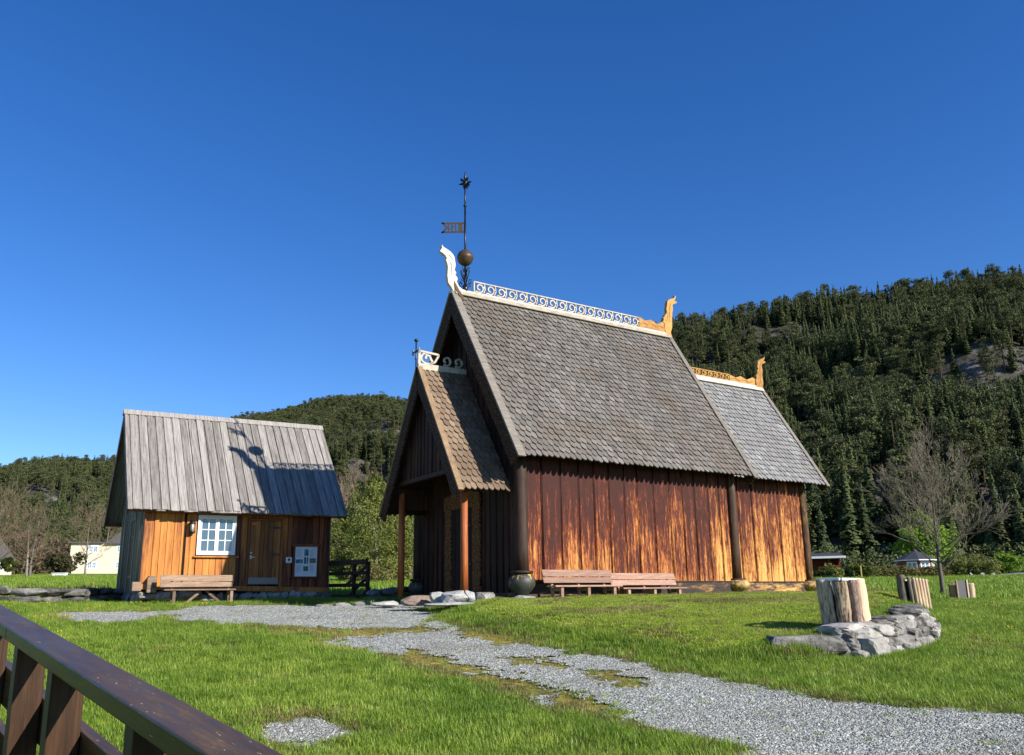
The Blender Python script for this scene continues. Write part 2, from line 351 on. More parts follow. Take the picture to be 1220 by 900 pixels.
def pdist(P,line):
    P=np.asarray(P,float); d=np.full(len(P),1e9)
    for a,b in zip(line[:-1],line[1:]):
        a=np.asarray(a);b=np.asarray(b);e=b-a;w=P-a;t=np.clip((w@e)/max(e@e,1e-12),0,1); d=np.minimum(d,np.hypot(*(w-np.outer(t,e)).T))
    return d
# foot of the dry stone retaining wall (ground plan), from its front corner to its far end
WALL=[(5.02,14.75),(5.5,15.0),(6.6,15.9),(7.6,17.0),(8.25,18.3)]
MOUND=[hit(*p) for p in ((508,722),(514,736),(545,751),(600,761),(660,774),(760,789),(850,807),(930,800))]+[(4.3,14.2)]+WALL+[(10.3,22),(14,30),(12,40),(-2,34),(-3.0,27.0)]
MY=[12,14,15.3,17,19,21,23,25,45]; MZ=[-1.28,-1.0,-.74,-.50,-.29,-.11,.0,.05,.05]
def ground_h(x,y):
    x=np.asarray(x,float); y=np.asarray(y,float); sh=x.shape
    z=base(x,y).ravel(); xf,yf=x.ravel(),y.ravel()
    near=(np.abs(xf)<20)&(yf>10)&(yf<46)
    if near.any():
        P=np.stack([xf[near],yf[near]],1); sd=sdist(P,MOUND); dw=pdist(P,WALL)
        wd=.22+1.5*sm(.4,2.6,dw)
        w=sm(0,1,sd/wd); m=np.interp(P[:,1],MY,MZ)
        zn=z[near]; z[near]=zn+w*np.maximum(m-zn,0)
    z=z+.02*np.sin(xf*1.3+yf*.7)*np.sin(yf*.9-xf*.4)*(yf<40)
    return z.reshape(sh)
def gz(x,y): return float(ground_h(np.array([x]),np.array([y]))[0])
def ghit(px,py):
    x,y=hit(px,py,lambda a,b: ground_h(np.array([a]),np.array([b]))[0]); return Vector((x,y,gz(x,y)))
def axis(segs):
    out=[]
    for a,b,s in segs: out+=list(np.arange(a,b,s))
    return np.array(out+[segs[-1][1]])
gx=axis([(-1400,-300,100),(-300,-80,15),(-80,-22,3),(-22,16,.22),(16,80,3),(80,300,15),(300,1400,100)])
gy=axis([(-300,-20,40),(-20,6,2),(6,34,.22),(34,80,1.5),(80,300,8),(300,1500,60)])
X,Y=np.meshgrid(gx,gy); Z=ground_h(X,Y)
nx,ny=len(gx),len(gy); idx=np.arange(nx*ny).reshape(ny,nx)
Fq=np.stack([idx[:-1,:-1],idx[:-1,1:],idx[1:,1:],idx[1:,:-1]],-1).reshape(-1,4)
# gravel: world outlines of the worn tracks
def worldpoly(pts): return [hit(*p) for p in pts]
GRAV=[worldpoly(q) for q in (
 [(178,731),(230,724),(330,722.5),(430,722),(470,718),(503,722),(514,738),(500,749),(430,752),(330,748),(215,741)],
 [(392,766),(425,757),(500,748),(513,738),(545,755),(600,763),(660,776),(760,791),(850,811),(950,830),(1080,845),(1240,854),(1400,870),(1400,990),(960,1000),(905,905),(860,890),(780,872),(705,850),(620,826),(540,803),(470,784)],
 [(58,733),(150,729),(205,731),(172,741),(95,743)],
 [(292,867),(370,862),(424,879),(400,895),(325,893)])]
MOSS=[worldpoly(q) for q in (
 [(300,751),(420,752),(505,749),(520,755),(430,759),(320,756)],
 [(470,783),(540,804),(620,827),(700,850),(720,845),(650,822),(560,795),(490,776)],
 [(695,801),(740,803),(768,822),(735,822)],[(600,785),(640,786),(668,795),(620,794)],[(560,752),(600,758),(640,764),(600,768),(550,762)])]
PINE_SPOT=None
def n2(P,s,o=0.):
    return np.array([mnoise.fractal(Vector((p[0]*s+o,p[1]*s,o)),1.,2.,4) for p in P])
def gravel_mask(P):        # >0 on gravel
    d=np.max([sdist(P,g) for g in GRAV],0); near=np.abs(d)<1.5
    d=d.copy(); d[near]+=.42*n2(P[near],1.1)+.30*n2(P[near],3.7,9.)+.16*n2(P[near],11.,5.)
    md=np.max([sdist(P,g) for g in MOSS],0); nm=md>-1.
    mv=md.copy(); mv[nm]+=.40*n2(P[nm],2.,4.)+.32*n2(P[nm],7.,2.)+.03
    return np.minimum(d,-mv-.02), d, mv
Pall=np.stack([X.ravel(),Y.ravel()],1)
nearm=(np.abs(Pall[:,0])<22)&(Pall[:,1]>6)&(Pall[:,1]<34)
mossa=np.zeros(len(Pall)); dry=np.zeros(len(Pall))
_,dg,mv=gravel_mask(Pall[nearm])
mossa[nearm]=np.clip(mv/.25+.5,0,1)
dry[nearm]=np.clip(1-np.abs(dg)/.5,0,1)
gm=np_mesh('ground',np.stack([X.ravel(),Y.ravel(),Z.ravel()],1),Fq,{'moss':('POINT',mossa),'dry':('POINT',dry)},True)
t=NT('turf'); v=t.coord('Object'); a=t.noise(v,.35,6.,.62); b=t.noise(v,6.,6.,.7); far=t.noise(v,.05,4.,.6)
c=t.ramp(t.math('ADD',t.math('MULTIPLY',a,.5),t.math('MULTIPLY',b,.5)),[(.34,(.085,.13,.016)),(.5,(.135,.19,.024)),(.66,(.20,.25,.04))])
c=t.mix(t.ramp(far,[(.35,(0,0,0)),(.65,(.5,.5,.5))]),c,(.07,.135,.03))
mo=t.ramp(b,[(.35,(.12,.075,.025)),(.5,(.27,.21,.045)),(.65,(.42,.36,.07))])
c=t.mix(t.math('MULTIPLY',t.attr('dry'),.45),c,(.13,.105,.05)); c=t.mix(t.attr('moss'),c,mo)
ground=link('ground',gm,t.finish(c,.9,b,.6,.05,spec=.1)); tag(ground,kind='structure')
# gravel sheet, a little above the turf
sx=np.arange(-16,9.5,.042); sy=np.arange(7.5,29,.042); GX,GY=np.meshgrid(sx,sy); P=np.stack([GX.ravel(),GY.ravel()],1)
coarse=np.max([sdist(P,g) for g in GRAV],0)>-.8
mask=np.full(len(P),-1.); mask[coarse]=gravel_mask(P[coarse])[0]
GI=np.arange(len(P)).reshape(GX.shape); fm=(mask>0).reshape(GX.shape); fm=fm[:-1,:-1]
q=np.stack([GI[:-1,:-1],GI[:-1,1:],GI[1:,1:],GI[1:,:-1]],-1)[fm]
used=np.unique(q); remap=np.full(len(P),-1); remap[used]=np.arange(len(used))
hz=ground_h(P[used,0],P[used,1])+.022+RNG.normal(0,.006,len(used))
pm=np_mesh('gravel_path',np.column_stack([P[used],hz]),remap[q],None,False)
t=NT('gravel'); v=t.coord('Object')
vo=t.n('ShaderNodeTexVoronoi',{'Vector':v,'Scale':30.,'Randomness':1.},feature='F1'); vb=t.n('ShaderNodeTexVoronoi',{'Vector':v,'Scale':70.},feature='F1')
cell=t.n('ShaderNodeSeparateColor',{0:vo.outputs['Color']}).outputs[0]; cell2=t.n('ShaderNodeSeparateColor',{0:vb.outputs['Color']}).outputs[1]
c=t.ramp(t.math('ADD',t.math('MULTIPLY',cell,.65),t.math('MULTIPLY',cell2,.35)),[(.1,(.165,.172,.158)),(.4,(.285,.297,.272)),(.7,(.41,.425,.392)),(.95,(.57,.585,.545))])
big=t.noise(v,.8,5.,.6); c=t.mix(t.ramp(big,[(.5,(0,0,0)),(.68,(.45,.45,.45))]),c,(.19,.175,.13))
h=t.math('ADD',t.math('MULTIPLY',vo.outputs['Distance'],-1.),t.math('MULTIPLY',vb.outputs['Distance'],-.5))
path=link('gravel_path',pm,t.finish(c,.85,h,.9,.05,spec=.2)); tag(path,kind='structure')

# ------------------------------------------------------------------ scattering: one object that instances small meshes on its points
def scatter(name, pts, scale, rotz, idx, meshes, tilt=None):
    sub=bpy.data.collections.new(name+'_kinds')
    for i,me in enumerate(meshes):
        o=bpy.data.objects.new('%s_kind_%02d'%(name,i),me); sub.objects.link(o)
    me=bpy.data.meshes.new(name); me.vertices.add(len(pts)); me.vertices.foreach_set('co',np.ascontiguousarray(pts,np.float32).ravel())
    for n,arr,ty in (('sc',scale,'FLOAT'),('rz',rotz,'FLOAT'),('kn',idx,'INT')):
        a=me.attributes.new(n,ty,'POINT'); a.data.foreach_set('value',np.ascontiguousarray(arr,np.float32 if ty=='FLOAT' else np.int32))
    o=bpy.data.objects.new(name,me); COL.objects.link(o)
    g=bpy.data.node_groups.new(name,'GeometryNodeTree'); g.interface.new_socket('Geometry',in_out='INPUT',socket_type='NodeSocketGeometry'); g.interface.new_socket('Geometry',in_out='OUTPUT',socket_type='NodeSocketGeometry')
    N=g.nodes; L=g.links; gi=N.new('NodeGroupInput'); go=N.new('NodeGroupOutput')
    ci=N.new('GeometryNodeCollectionInfo'); ci.inputs['Collection'].default_value=sub; ci.inputs['Separate Children'].default_value=True; ci.inputs['Reset Children'].default_value=True
    ip=N.new('GeometryNodeInstanceOnPoints'); ip.inputs['Pick Instance'].default_value=True
    def at_(n,ty):
        x=N.new('GeometryNodeInputNamedAttribute'); x.data_type=ty; x.inputs['Name'].default_value=n
        return [s for s in x.outputs if s.enabled and s.name=='Attribute'][0]
    cx=N.new('ShaderNodeCombineXYZ'); L.new(at_('rz','FLOAT'),cx.inputs[2]); e=N.new('FunctionNodeEulerToRotation'); L.new(cx.outputs[0],e.inputs[0])
    L.new(gi.outputs[0],ip.inputs['Points']); L.new(ci.outputs[0],ip.inputs['Instance']); L.new(at_('kn','INT'),ip.inputs['Instance Index']); L.new(e.outputs[0],ip.inputs['Rotation']); L.new(at_('sc','FLOAT'),ip.inputs['Scale'])
    L.new(ip.outputs[0],go.inputs[0])
    md=o.modifiers.new('scatter','NODES'); md.node_group=g
    return o
# ------------------------------------------------------------------ grass
def grass_mat(name, stops):
    t=NT(name); oi=t.n('ShaderNodeObjectInfo'); v=t.n('ShaderNodeMapping',{'Vector':oi.outputs['Location'],'Scale':(.45,.45,.45)}).outputs[0]
    a=t.noise(v,1.,5.,.7); a2=t.noise(v,4.5,3.,.6); f=t.math('ADD',t.math('MULTIPLY',a,.75),t.math('MULTIPLY',a2,.45)); f=t.math('ADD',f,t.math('MULTIPLY',oi.outputs['Random'],.22)); f=t.math('SUBTRACT',t.math('ADD',f,t.math('MULTIPLY',t.attr(),.2)),.31)
    c=t.ramp(f,stops); d=t.n('ShaderNodeBsdfPrincipled',{'Base Color':c,'Roughness':.5,'Specular IOR Level':.35}); tr=t.n('ShaderNodeBsdfTranslucent',{'Color':c})
    mx=t.n('ShaderNodeMixShader',{0:.35,1:d.outputs[0],2:tr.outputs[0]}); t.t.links.new(mx.outputs[0],t.out.inputs[0]); return t.m
M['grass']=grass_mat('grass',[(.28,(.10,.18,.017)),(.5,(.20,.315,.032)),(.72,(.36,.44,.07))])
M['lawn']=grass_mat('lawn',[(.28,(.18,.265,.022)),(.5,(.29,.385,.038)),(.72,(.44,.48,.085))])
M['dry_grass']=grass_mat('dry_grass',[(.30,(.14,.12,.04)),(.5,(.22,.20,.06)),(.7,(.34,.31,.11))])
def tuft(name, n, R, h, w, m, lean=.5):
    V=[];Fc=[];r=[]
    for i in range(n):
        a=random.uniform(0,2*PI); d=R*math.sqrt(random.random()); x,y=d*math.cos(a),d*math.sin(a); hh=h*random.uniform(.5,1.25); b=random.uniform(0,2*PI); ln=hh*random.uniform(.1,lean)
        px,py=math.cos(b+PI/2)*w*.5,math.sin(b+PI/2)*w*.5; lx,ly=math.cos(b)*ln,math.sin(b)*ln; o=len(V)
        V+=[(x-px,y-py,-.01),(x+px,y+py,-.01),(x+px*.8+lx*.35,y+py*.8+ly*.35,hh*.6),(x-px*.8+lx*.35,y-py*.8+ly*.35,hh*.6),(x+lx,y+ly,hh)]
        Fc+=[(o,o+1,o+2,o+3),(o+3,o+2,o+4)]; rr=random.random(); r+=[rr,rr]
    me=bpy.data.meshes.new(name); me.from_pydata(V,[],Fc); me.update(); at_=me.attributes.new('rnd','FLOAT','FACE'); at_.data.foreach_set('value',np.array(r,np.float32)); me.materials.append(m); return me
M['dandelion']=plain('dandelion',(.62,.42,.01),.7)
def flower():
    mb=MB()
    for i in range(2):
        x,y,z=random.uniform(-.1,.1),random.uniform(-.1,.1),random.uniform(.07,.13); mb.tube([(x,y,0),(x,y,z)],.002,3); mb.lathe([(.004,z-.008),(.02,z),(.016,z+.01),(.003,z+.014)],(x,y,0),7)
    me=mb.mesh('blades'); me.materials.append(M['dandelion']); return me
kinds=[tuft('blades',36,.14,.050,.008,M['grass'],1.) for _ in range(3)]+[tuft('blades',26,.11,.11,.008,M['grass'],.9) for _ in range(2)]+[tuft('blades',42,.15,.027,.008,M['lawn'],1.1) for _ in range(3)]+[tuft('blades',22,.12,.06,.008,M['dry_grass'],.9) for _ in range(2)]+[flower()]
N=225000
yy=8.0+23*RNG.random(N)**1.55; hw=yy*.66+3.4; xx=(RNG.random(N)*2-1)*hw
P=np.stack([xx,yy],1)
g0,dg,mv=gravel_mask(P)
CH=(.159,24.,.605); HU=(-11.708,28.174,.528)
def local(P,F):
    c,s=math.cos(F[2]),math.sin(F[2]); d=P-np.array(F[:2]); return d[:,0]*c+d[:,1]*s, -d[:,0]*s+d[:,1]*c
cu,cv=local(P,CH); hu_,hv=local(P,HU)
inchurch=(cu>-.15)&(cu<13.4)&(cv>-.1)&(cv<5.9); porch=(cu>-1.6)&(cu<.2)&(cv>.7)&(cv<5.5); inhut=(hu_>-.1)&(hu_<6.2)&(hv>-.1)&(hv<4.8)
dwall=pdist(P,WALL[1:])
keep=(((g0<.03)|(RNG.random(N)<.02))&~inchurch&~inhut&~porch&(dwall>.30)&(xx>-17)&(xx<22))
keep&=~((mv>.0)&(RNG.random(N)<.80))
P=P[keep];dg=dg[keep];mv=mv[keep]
md=sdist(P,MOUND); ismound=md>.9
kn=np.where(ismound,RNG.integers(5,8,len(P)),RNG.integers(0,4,len(P)))
tall=(~ismound)&(n2(P,.8,3.)>.12)&(RNG.random(len(P))<.55); kn[tall]=4
edge=(md>-.6)&(md<.9)&(RNG.random(len(P))<.5); kn[edge]=4
dryk=((mv>-.25)&(RNG.random(len(P))<.75))|((dg>-.45)&(RNG.random(len(P))<.6))|(RNG.random(len(P))<.05)|((n2(P,.55,21.)+.35*n2(P,2.3,5.)>.34)&(RNG.random(len(P))<.42)); kn[dryk]=RNG.integers(8,10,dryk.sum())
fl_=(RNG.random(len(P))<.006)&((P[:,0]>8.5)|(P[:,0]<-9))&~dryk; kn[fl_]=10
sc=RNG.uniform(.65,1.2,len(P))*np.where(ismound,.9,1.)
sc*=np.where(dg>-.1,.6,1.)
zz=ground_h(P[:,0],P[:,1])
grass=scatter('grass',np.column_stack([P,zz]),sc,RNG.uniform(0,6.28,len(P)),kn,kinds)
tag(grass,'short green spring grass covering the lawn and verges','grass',kind='stuff')

# meadow grass beyond the buildings
kinds_m=[tuft('blades',22,.45,.26,.035,M['grass'],.6) for _ in range(3)]+[tuft('blades',14,.35,.55,.03,M['dry_grass'],.5)]
N=46000; yy=27+85*RNG.random(N)**1.5; xx=(RNG.random(N)*2-1)*(yy*.66+3); P=np.stack([xx,yy],1)
cu,cv=local(P,CH); hu_,hv=local(P,HU)
keep=~((cu>-.3)&(cu<13.5)&(cv>-1.5)&(cv<6))&~((hu_>-.3)&(hu_<6.3)&(hv>-3.)&(hv<5.2))&(sdist(P,MOUND)<-.2)&(np.max([sdist(P,g) for g in GRAV],0)<-.3)&((xx<-9)|(yy>31))
LW=[ghit(px,719) for px in (-60,30,90,150)]; keep&=(P[:,0]>-9)|(P[:,1]>np.interp(P[:,0],[q.x for q in LW],[q.y for q in LW])+.6)
P=P[keep]; kn=RNG.integers(0,3,len(P)); wz=(P[:,0]<-12)&(P[:,1]<42)&(RNG.random(len(P))<.35*(1-sm(33,42,P[:,1]))); kn[wz]=3
mead=scatter('meadow_grass',np.column_stack([P,ground_h(P[:,0],P[:,1])]),RNG.uniform(.6,1.2,len(P))*np.where(P[:,1]<40,.75,1),RNG.uniform(0,6.28,len(P)),kn,kinds_m)
tag(mead,'green meadow grass beyond the church and cabin','grass',kind='stuff')

# loose stones of the gravel
def pebble(i):
    mb=MB(); mb.rock((0,0,0),(1,.8,.6),900.+i,0,1,.4); me=mb.mesh('pebble'); me.materials.append(M['pebble']); return me
t=NT('pebble'); r=t.n('ShaderNodeObjectInfo').outputs['Random']; M['pebble']=t.finish(t.ramp(r,[(0.,(.145,.152,.138)),(.5,(.31,.323,.297)),(1.,(.52,.535,.50))]),.85)
N=90000; yy=8.2+20*RNG.random(N)**1.7; xx=(RNG.random(N)*2-1)*(yy*.66+1); P=np.stack([xx,yy],1); P=P[(P[:,0]>-16)&(P[:,0]<9.3)]
m0,_,_=gravel_mask(P); k=(m0>-.02)|((m0>-.30)&(RNG.random(len(P))<.22*np.exp(m0*7))); P=P[k]; m0=m0[k]
peb=scatter('loose_gravel',np.column_stack([P,ground_h(P[:,0],P[:,1])+.022]),RNG.uniform(.007,.019,len(P))*np.where(RNG.random(len(P))<.04,1.8,1.),RNG.uniform(0,6.28,len(P)),RNG.integers(0,5,len(P)),[pebble(i) for i in range(5)])
tag(peb,'loose grey gravel stones scattered over the path','gravel',kind='stuff')
# ------------------------------------------------------------------ stave church
cW,cL_,cE,cO1,cO2=5.684,8.345,.576,.426,.509
cM=cW/2; ZB,ZE,ZR=.118,3.776,9.30
CLE=13.131; CW_=.903; CZE,CZR,CO=3.888,7.88,.667
church=empty('stave_church',(CH[0],CH[1],0),CH[2],'old tarred wooden stave church with steep shingle roof and carved dragon heads','church')
def planks(mb, p0, d, n, L, w, zlo, ztop, bead=True, proud=.02):
    # vertical boards along d (unit) from p0, outward normal n, chamfered edges, top cut to the roofline ztop(s)
    p0,d,n=Vector(p0),Vector(d),Vector(n); s=0.; up=Vector((0,0,1))
    while s<L-.02:
        ww=min(w*random.uniform(.86,1.14),L-s); 
        if L-s-ww<w*.4: ww=L-s
        a,b=s+.004,s+ww-.004; o=random.uniform(-.008,.008); r=random.random()
        sec=[(a,-.05),(a,proud-.014+o),(a+.014,proud+o),(b-.014,proud+o),(b,proud-.014+o),(b,-.05)]
        vs=[p0+d*x+n*y+up*zlo for x,y in sec]+[p0+d*x+n*y+up*max(ztop(x),zlo+.01) for x,y in sec]
        mb.add(vs,[(i,i+1,i+7,i+6) for i in range(5)]+[(11,10,9,8,7,6)],r)
        if bead and s>0:
            z1=min(ztop(s-.02),ztop(s+.02))-.01
            if z1>zlo+.05:
                for k,(x,rr) in enumerate(((s-.022,.016),(s+.018,.012))):
                    mb.tube([p0+d*x+n*(proud+.004)+up*zlo,p0+d*x+n*(proud+.004)+up*z1],rr,6,r+.1*k)
        s+=ww
    return mb
slope=(ZR-ZE)/(cM+cE)
def roofz(v): return ZE+(min(v,cW-v)+cE)*slope-.16
# walls
mb=MB(); planks(mb,(.17,0,0),(1,0,0),(0,-1,0),cL_-.3,.60,ZB+.30,lambda s:roofz(0)); mb.build('nave_wall',M['nave_wall'],church)
mb=MB(); planks(mb,(cL_,cW,0),(-1,0,0),(0,1,0),cL_,.6,ZB+.30,lambda s:roofz(0)); mb.build('nave_wall',M['nave_wall'],church)
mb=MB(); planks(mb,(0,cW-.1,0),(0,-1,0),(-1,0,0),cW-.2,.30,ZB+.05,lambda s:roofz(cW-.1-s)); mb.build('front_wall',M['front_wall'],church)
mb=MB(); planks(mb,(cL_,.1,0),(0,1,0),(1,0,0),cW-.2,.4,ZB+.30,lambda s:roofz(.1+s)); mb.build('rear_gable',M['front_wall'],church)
cslope=(CZR-CZE)/(cM-(CW_-cE)); cev=CW_-cE
def croofz(v): return CZE+(min(v,cW-v)-cev)*cslope-.14
mb=MB(); planks(mb,(cL_+.02,CW_,0),(1,0,0),(0,-1,0),CLE-cL_-.02,.66,ZB+.30,lambda s:croofz(CW_)); mb.build('chancel_wall',M['nave_wall'],church)
mb=MB(); planks(mb,(CLE,cW-CW_,0),(-1,0,0),(0,1,0),CLE-cL_,.66,ZB+.30,lambda s:croofz(CW_)); mb.build('chancel_wall',M['nave_wall'],church)
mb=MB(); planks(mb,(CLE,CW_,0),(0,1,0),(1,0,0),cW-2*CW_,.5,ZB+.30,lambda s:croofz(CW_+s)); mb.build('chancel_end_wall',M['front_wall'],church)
# sills
mb=MB(); mb.box((.1,-.09,ZB-.35),(cL_-.1,.2,ZB+.30)); mb.box((.1,-.12,ZB+.30),(cL_-.1,.0,ZB+.335)); mb.build('sill_beam',M['sill'],church,.015)
mb=MB(); mb.box((cL_+.1,CW_-.08,ZB-.35),(CLE-.05,CW_+.2,ZB+.30)); mb.box((cL_+.1,CW_-.11,ZB+.30),(CLE-.05,CW_,ZB+.335)); mb.build('sill_beam',M['sill'],church,.015)
mb=MB(); mb.box((-.09,.1,ZB-.35),(.2,cW-.1,ZB+.05)); mb.build('sill_beam',M['sill'],church,.015)
mb=MB(); mb.box((CLE-.2,CW_+.2,ZB-.35),(CLE+.08,cW-CW_,ZB+.30)); mb.box((.1,cW-.2,ZB-.35),(CLE-.3,cW-.05,ZB+.28)); mb.build('sill_beam',M['sill'],church,.015)
# round corner posts on turned bulbs
def post(u,v,r,mat,br,bh,bm,ztop):
    zb=ZB
    mb=MB(); pts=[(u,v,zb+bh-.05),(u,v,zb+1.2),(u,v,ztop-1.2),(u,v,ztop)]
    mb.tube(pts,[r*1.02,r,r*.96,r*.93],20); o=mb.build('corner_post',mat,church)
    mb=MB(); prof=[(br*.40,-.12),(br*.52,-.02),(br*.74,.05),(br*.92,.14),(br,.25),(br*.97,.34),(br*.86,.43),(br*.68,.50),(br*.54,.53)]
    k=bh/.58; mb.lathe([(a,(z)*k) for a,z in prof],(0,0,0),28); b=mb.build('post_base',bm,o,loc=(u,v,zb+.04))
    mb=MB(); mb.lathe([(r*1.05,0),(r*1.55,.0),(r*1.62,.035),(r*1.55,.075),(r*1.05,.08)],(u,v,zb+bh-.03),28); mb.build('post_collar',M['dark_post'],o)
post(.02,.0,.195,M['dark_post'],.37,.56,M['bulb'],4.4)
post(cL_,-.02,.165,M['dark_post'],.40,.36,M['bulb_old'],4.4)
post(CLE,CW_,.16,M['old_post'],.40,.34,M['bulb_old'],4.4)
post(.02,cW,.18,M['dark_post'],.33,.5,M['bulb'],4.4)
post(CLE,cW-CW_,.16,M['old_post'],.3,.32,M['bulb_old'],4.4)
# roofs
def shingle_side(mb, O, U, L, up, n, S_, e, w, rnd_bias=0.):
    O,U,up,n=map(Vector,(O,U,up,n)); rows=int(S_/e); e=S_/rows
    for i in range(rows+1):
        s0=i*e-.10; off=(i%2)*w*.5; k=int(L/w)+2
        for j in range(k):
            x=j*w-off+random.uniform(-.012,.012); ww=w*.90
            x0,x1=max(x,0),min(x+ww,L)
            if x1-x0<w*.15: continue
            dz=random.uniform(-.018,.018)+(random.uniform(-.05,-.02) if random.random()<.012 else 0); s=s0+dz; top=min(s+e*1.55,S_+.02); xm=(x0+x1)/2; tk=.032
            lift=.066+random.uniform(-.008,.012); lt=.014
            if top-s<.06: continue
            pr=[(x0,top),(x0,s+.095),(x0+.20*(x1-x0),s+.032),(xm+random.uniform(-.012,.012),s+random.uniform(-.006,.006)),(x1-.20*(x1-x0),s+.032),(x1,s+.095),(x1,top)]
            def hh(q): return lt+(lift-lt)*(1-(q-s)/max(top-s,.01))
            vs=[O+U*a+up*b+n*hh(b) for a,b in pr]+[O+U*a+up*b+n*(hh(b)-tk) for a,b in pr]
            mb.add(vs,[(6,5,4,3,2,1,0)]+[(q,q+1,q+8,q+7) for q in range(6)],min(1,max(0,random.gauss(.5+rnd_bias,.19))))
def roof_pair(name, u0,u1,vc,hw,ze,zr,mat,e,w,mat_slab,thick=.09,zeL=None, parent=None):
    mb=MB(); sl=MB()
    for sgn,zz in ((1,ze),(-1,ze if zeL is None else zeL)):
        O=Vector((u0,vc-sgn*hw,zz)); up=Vector((0,sgn*hw,zr-zz)); S_=up.length; up.normalize(); n=Vector((0,-up.z*sgn,up.y*sgn))
        shingle_side(mb,O,(1,0,0),u1-u0,up,n,S_,e,w)
        a=O+up*.02; b=O+up*S_
        q=[a,b,b-Vector((0,0,thick*1.6)),a-n*thick]; L=Vector((u1-u0,0,0))
        vs=q+[x+L for x in q]; sl.add(vs,[(0,1,2,3),(7,6,5,4),(0,4,5,1),(1,5,6,2),(2,6,7,3),(3,7,4,0)])
    o=mb.build(name,mat,parent or church); sl.build('roof_deck',mat_slab,o); return o
nroof=roof_pair('nave_roof',-cO1,cL_+cO2,cM,cM+cE,ZE,ZR,M['nave_shingle'],.215,.195,M['front_wall'])
croof=roof_pair('chancel_roof',cL_-.1,CLE+CO,cM,cM-cev,CZE,CZR,M['chancel_shingle'],.215,.195,M['front_wall'])
def barge(par,u,du,vc,hw,ze,zr,width,thick,mat,capmat,capw,caplift=.06,zeL=None,name='bargeboard',side=(1,-1)):
    # carved board under each roof edge (thickness thick in -du direction) with a capping plank on the slope
    for sgn in side:
        zz=ze if (sgn>0 or zeL is None) else zeL
        O=Vector((u,vc-sgn*hw,zz)); up=Vector((0,sgn*hw,zr-zz)); S_=up.length; up.normalize(); n=Vector((0,-up.z*sgn,up.y*sgn))
        A=O-up*.12+n*.03; B=O+up*(S_+.0)+n*.03
        mb=MB(); k=12
        # lower edge slightly scalloped like carved work
        top=[A+up*((S_+.12)*i/k) for i in range(k+1)]
        bot=[p-n*(width*(1+.05*math.sin(i*2.1))) for i,p in enumerate(top)]
        bot[-1]=Vector((bot[-1].x,vc,top[-1].z-width/abs(n.y if abs(n.y)>.2 else .6)*.62)); top[-1]=Vector((top[-1].x,vc,top[-1].z))
        t_=Vector((du,0,0)); vs=top+bot+[p+t_ for p in top]+[p+t_ for p in bot]; m=k+1
        fs=[(i,i+1,m+i+1,m+i) for i in range(k)]+[(2*m+i+1,2*m+i,3*m+i,3*m+i+1) for i in range(k)]+[(m+i,m+i+1,3*m+i+1,3*m+i) for i in range(k)]+[(i+1,i,2*m+i,2*m+i+1) for i in range(k)]+[(0,m,3*m,2*m)]
        mb.add(vs,fs); b=mb.build(name,mat,par)
        c=MB(); p=O-up*.16+n*caplift; q=O+up*(S_+.02)+n*caplift
        c.obox((p+q)/2+Vector((math.copysign(capw/2-.03,du),0,0)),(q-p)/2,Vector((capw/2,0,0)),n*.028); c.build('capping_plank',capmat,par,.008)
barge(nroof,-cO1-.07,.06,cM,cM+cE,ZE,ZR,.40,1.,M['barge'],M['grey_plank'],.26)
barge(nroof,cL_+cO2+.07,-.06,cM,cM+cE,ZE,ZR,.34,1.,M['barge'],M['grey_plank'],.20)
barge(croof,CLE+CO+.07,-.06,cM,cM-cev,CZE,CZR,.32,1.,M['barge'],M['grey_plank'],.18)
# ridge boards, crests, dragon heads (all in the ridge plane, real thickness)
def ridge(par,u0,u1,zr,cap,mat,half,slope_):
    mb=MB(); mb.box((u0,cM-.06,zr-.12),(u1,cM+.06,zr+.15))
    for sgn in (1,-1):
        up=Vector((0,sgn*1,slope_)).normalized(); n=Vector((0,-up.z*sgn,up.y*sgn)); O=Vector((0,cM,zr+.03))
        mb.obox(O-up*(cap/2)+n*.075+Vector(((u0+u1)/2,0,0)),Vector(((u1-u0)/2,0,0)),up*(cap/2),n*.022)
    return mb.build('ridge_board',mat,par,.008)
def ribbon(mb,pts,th,dep,vc,rnd=.5):
    # flat scroll band in the u-z plane
    k=len(pts); L=[];R=[]
    for i,(x,z) in enumerate(pts):
        a=pts[max(i-1,0)]; b=pts[min(i+1,k-1)]; dx,dz=b[0]-a[0],b[1]-a[1]; l=math.hypot(dx,dz) or 1; nx_,nz_=-dz/l*th/2,dx/l*th/2
        L.append((x+nx_,z+nz_)); R.append((x-nx_,z-nz_))
    vs=[(x,vc-dep/2,z) for x,z in L]+[(x,vc-dep/2,z) for x,z in R]+[(x,vc+dep/2,z) for x,z in L]+[(x,vc+dep/2,z) for x,z in R]
    fs=[]
    for i in range(k-1):
        fs+=[(i,i+1,k+i+1,k+i),(2*k+i+1,2*k+i,3*k+i,3*k+i+1),(i+1,i,2*k+i,2*k+i+1),(k+i,k+i+1,3*k+i+1,3*k+i)]
    fs+=[(0,k,3*k,2*k),(k-1,3*k-1,4*k-1,2*k-1)]
    mb.add(vs,fs,rnd)
